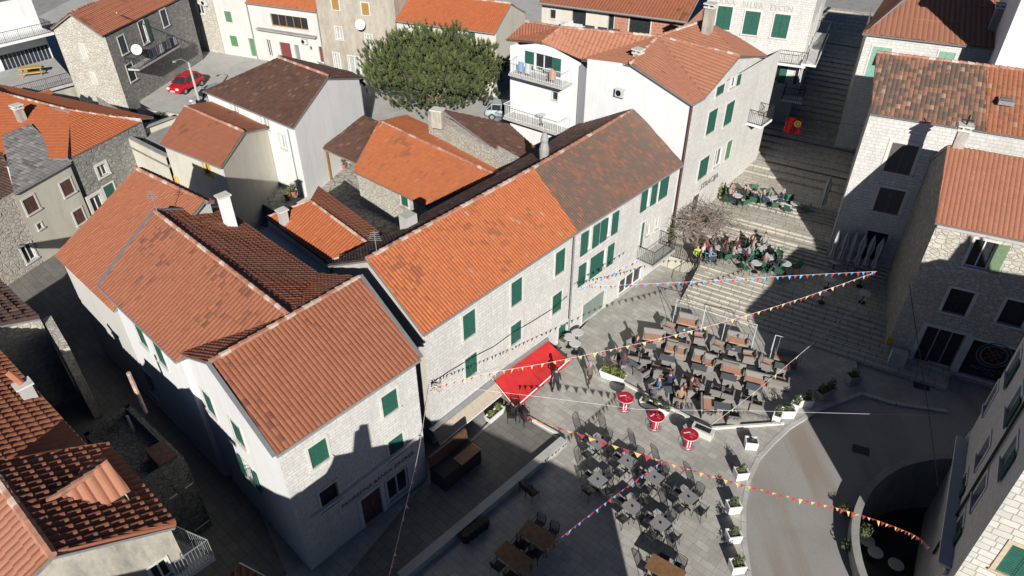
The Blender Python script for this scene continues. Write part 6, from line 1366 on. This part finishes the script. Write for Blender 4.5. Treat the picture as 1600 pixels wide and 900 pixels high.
for i in range(5200):
    d=Vector((rng.gauss(0,1),rng.gauss(0,1),rng.gauss(0,1))).normalized()
    if d.z<-.35 and rng.random()<.75: continue
    az=math.atan2(d.y,d.x); bump_=.97+.11*math.sin(az*5+d.z*4)+.09*math.sin(az*9+1.3+d.z*5)+.07*math.sin(d.z*13+az*4)
    r=(.55+.45*rng.random()**.6)*bump_
    p=CR_+Vector((d.x*rx*r,d.y*ry*r,d.z*rz*r)); 
    if d.z>0.3 and rng.random()<.25: p.z+=rng.uniform(.1,.75)
    # gaps in the underside facing the viewer
    if d.y<-.2 and -.65<d.z<-.02 and math.sin(az*7+d.z*9)>.35: continue
    ax=(d*.5+Vector((rng.uniform(-.3,.3),rng.uniform(-.3,.3),.9))).normalized(); tips.append(p-ax*.3); L=rng.uniform(.38,.62)
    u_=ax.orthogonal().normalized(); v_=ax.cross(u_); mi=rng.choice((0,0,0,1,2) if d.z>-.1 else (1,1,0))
    for k in range(13):
        a=k*2.4; t=k/13; b0=p+ax*(L*.5*t); dr_=(ax*(.55+.6*t)+(u_*math.cos(a)+v_*math.sin(a))*(.75-.35*t)).normalized(); sd_=dr_.cross(ax).normalized()*.05
        m.face([b0-sd_,b0+sd_,b0+dr_*L*.62],None,mi)
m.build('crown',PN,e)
BARK=plain('bark',(.2,.155,.125),.95,var=.35,scale=4)
m=MB(); m.tube([base,base+Vector((-.1,.1,1.6)),CR_+Vector((0,-.3,-1.2)),CR_+Vector((.1,0,1.5))],[.34,.27,.2,.07],9); m.build('trunk',BARK,e)
m=MB()
for i in range(60):
    q=rng.choice(tips); s_=lerp(base+Vector((0,0,1.4)),CR_+Vector((0,0,.8)),rng.random()); md_=lerp(s_,q,.5)+Vector((rng.uniform(-.4,.4),rng.uniform(-.4,.4),rng.uniform(-.5,.1))); m.tube([s_,md_,q],[.09,.05,.015],5,cap=False)
m.build('limb',BARK,e)
# bare vine over the little terrace
vx=P(1092,340,3.0); e=empty('bare_vine',(vx.x,vx.y-1.5,LAND1),label='leafless brown vine sprawling over a frame beside the dark roofed row house',cat='vine')
VB=plain('vine_twig',(.24,.19,.155),.95,var=.35,scale=2); m=MB(); rng=random.Random(9); b_=Vector((vx.x-.4,vx.y-1.6,LAND1)); trunk=[b_,b_+Vector((.1,.1,1.2)),b_+Vector((.3,.4,2.3))]; m.tube(trunk,[.09,.07,.05],7); m.build('trunk',BARK,e)
m=MB()
for i in range(520):
    a=rng.uniform(0,6.28); r=math.sqrt(rng.random()); p=Vector((vx.x+math.cos(a)*r*2.7,vx.y-.2+math.sin(a)*r*2.0,rng.uniform(2.5,3.7)-.3*r)); pts=[p]; d=Vector((rng.uniform(-1,1),rng.uniform(-1,1),rng.uniform(-.5,.7))).normalized()
    for k in range(4): d=(d+Vector((rng.uniform(-.8,.8),rng.uniform(-.8,.8),rng.uniform(-.6,.5)))).normalized(); p=p+d*.28; pts.append(p)
    m.tube(pts,[.02,.017,.014,.01,.006],3,cap=False)
m.build('twigs',VB,e)
m=MB()
for i in range(14): a=rng.uniform(0,6.28); q=Vector((vx.x+math.cos(a)*2.2,vx.y+math.sin(a)*1.6,rng.uniform(2.7,3.3))); m.tube([trunk[-1],lerp(trunk[-1],q,.5)+Vector((0,0,rng.uniform(-.3,.4))),q],[.05,.035,.015],5)
m.build('branch',VB,e)

# ---------------------------------------------------------------- small things of the place
dp_=MB(); q=Vector((mainM.x,mainM.y,0))+fo*.02-Vector((0,0,0)); jn=on_wall(888,500,fA,fB)+fo*.08; dp_.tube([Vector((jn.x,jn.y,7.1)),Vector((jn.x,jn.y,.05))],.05,6); dp_.build('downpipe',GUTTER,row1)
m=MB(); pts=[on_wall(u,v,fA,fB)+fo*.06 for u,v in ((672,598),(700,580),(740,556),(770,541),(800,519),(830,502),(862,482),(885,462))]; m.tube(pts,.018,4); m.build('facade_cable',DARKM,row1)
m=MB()
for k in range(9): a=pts[0]+Vector((random.uniform(-.2,.5),random.uniform(-.1,.5),random.uniform(-.5,.3)))+fo*.1; m.tube([pts[0],a,a+Vector((random.uniform(-.3,.3),.2,random.uniform(-.3,.3)))],.014,4,cap=False)
m.build('cable_bundle',DARKM,row1)
for (u,v,nm) in ((1345,703,'right'),(1440,603,'upper right')):
    x,y=PX(u,v,-.09); m=MB(); m.cbox(x,y,-.096,.8,.55,.004,0,R(-25)); 
    for k in range(5): m.cbox(x-.3+.15*k,y,-.092,.06,.45,.003,0,R(-25))
    tag(m.build('drain_cover',plain('cast_iron',(.05,.05,.05),.7,.3)),'cast iron drain cover in the shaded road, %s of the two'%nm,'drain cover')
for i,(u,v,l) in enumerate(((1368,863,'round pale table in the dark sunken court nearest its curved wall'),(1355,845,'round pale table in the sunken court above the nearest one'),(1442,746,'lone round pale table at the far end of the sunken court'),(1400,882,'round pale table at the bottom edge of the sunken court'))):
    x,y=PX(u,v,-2.5); place(RT,g2,x,y,-3.2,0,label=l,cat='table',group='round tables in the sunken court')
for i,(u,v,l) in enumerate(((1352,828,'low shrub inside the curved parapet'),(1322,796,'scrawny shrub outside the curved parapet by the road'),(1326,852,'weeds at the foot of the curved parapet'))):
    x,y=PX(u,v,.2); z=-.1; e=empty('shrub',(x,y,z),label=l,cat='shrub'); shrub(e,(0,0,0),.35,.6,160,140+i,.07,(0,1))
# cups on some of the lounge tables
CUP=empty('coffee_cup'); m=MB(); m.lathe((0,0,0),[(.02,.012),(.035,.02),(.045,.08),(.04,.08),(.03,.03)],12,cap=False); m.build('cup',WHITE,CUP,loc=(0,0,0)); m=MB(); m.lathe((0,0,0),[(.02,0),(.07,.01),(.075,.016)],14); m.build('saucer',WHITE,CUP,loc=(0,0,0)); cf=[False]
for i,(u,v,l) in enumerate(((1069,516,'left'),(1075,519,'right'),(1146,545,'only'))): p=P(u,v,.6); place(CUP,cf,p.x,p.y,.592,0,label='white coffee cup on the swing set table, %s one'%(l if i<2 else 'on the middle set,'),cat='cup',group='coffee cups on the lounge tables')
# roof aerials
for (b,l) in ((Vector((D1.x+.4,D1.y+.4,9.2)),'thin roof aerial at the left end of the orange ridge'),(Vector((w2['D'].x+.2,w2['D'].y-.2,9.3)),'thin roof aerial on the gable of the bank wing')):
    m=MB(); m.tube([b,b+Vector((0,0,1.5))],.02,5); 
    for k in range(5): z=1.0+k*.1; m.tube([b+Vector((-.3+.03*k,0,z)),b+Vector((.3-.03*k,0,z))],.01,4)
    tag(m.build('roof_aerial',GREYM),l,'aerial')
# laundry and chairs on the white balconies
for i,(a_,e_,n_) in enumerate(WB):
    for k,(t,c,nm) in enumerate(((.9,(.25,.4,.6),'blue'),(1.5,(.6,.6,.62),'white'),(3.6,(.6,.35,.28),'salmon'))):
        if i: continue
        q=a_+e_*t+n_*1.27+Vector((0,0,.35)); m=MB()
        for j in range(3): m.face([q+e_*.16*j+n_*.02*(j%2),q+e_*.16*(j+1)+n_*.02*((j+1)%2),q+e_*.16*(j+1)+n_*.02*((j+1)%2)+Vector((0,0,.7)),q+e_*.16*j+n_*.02*(j%2)+Vector((0,0,.7))])
        o=m.build('hanging_towel',plain('towel_'+nm,c,.9)); o.modifiers.new('t','SOLIDIFY').thickness=.02; tag(o,nm+' towel hung over the upper white balcony rail','towel','towels on the white balcony')
    q=a_+e_*3.0+n_*.6; GCc=place(RT,g2,q.x,q.y,a_.z,0,label='small round table on the %s white balcony'%('upper' if i==0 else 'lower'),cat='table',group='tables on the white balconies')

# air conditioners, meters and pipes on the plain walls
def wall_unit(root,p,q,u,v,w=.8,hh=.55,d=.3):
    c=on_wall(u,v,p,q); e=Vector((q[0]-p[0],q[1]-p[1],0)).normalized(); n=Vector((e.y,-e.x,0)); m=MB(); m.box(c-e*w/2+n*.03,e*w,n*d,(0,0,hh)); o=m.build('air_conditioner',plain('unit_white',(.62,.62,.6),.5),root)
    m=MB(); disc(m,c+n*(d+.035)+UPZ*hh/2-e*.1,e,UPZ,.0,.2,0,16); m.build('fan_grille',DARKM,o)
def pipe(root,pts,r=.05,mat=None): m=MB(); m.tube(pts,r,6); m.build('downpipe',mat or GUTTER,root)
wg=[o for o in bpy.data.objects if o.name.startswith('white_gable_house') and o.parent is None][0]
pipe(wg,[Vector((rw['e'].x+.06,rw['e'].y-.06,6.6)),Vector((rw['e'].x+.06,rw['e'].y-.06,0))]); g_=lerp(rw['a'],rw['b'],.93); pipe(wg,[Vector((g_.x-.05,g_.y-.06,6.6)),Vector((g_.x-.05,g_.y-.06,0))],.035)
lh=[o for o in bpy.data.objects if o.name.startswith('loggia_house')][0]; wall_unit(lh,F0,F0+fdir*10,478,68,.7,.5)
oh=[o for o in bpy.data.objects if o.name.startswith('old_stone_house')][0]; wall_unit(oh,F0,F0+fdir*10,322,8,.7,.55)
for u0 in (sB,sC,sD):
    q_=F0+fdir*u0-fn*.07; pipe(lh if u0==sB else oh if 0 else lh,[Vector((q_.x,q_.y,z1-.1)),Vector((q_.x,q_.y,2.05))],.05)
ch_=[o for o in bpy.data.objects if o.name.startswith('white_corner_house')][0]; wall_unit(ch_,wc+dl*s2,wc,972,150,.7,.5)
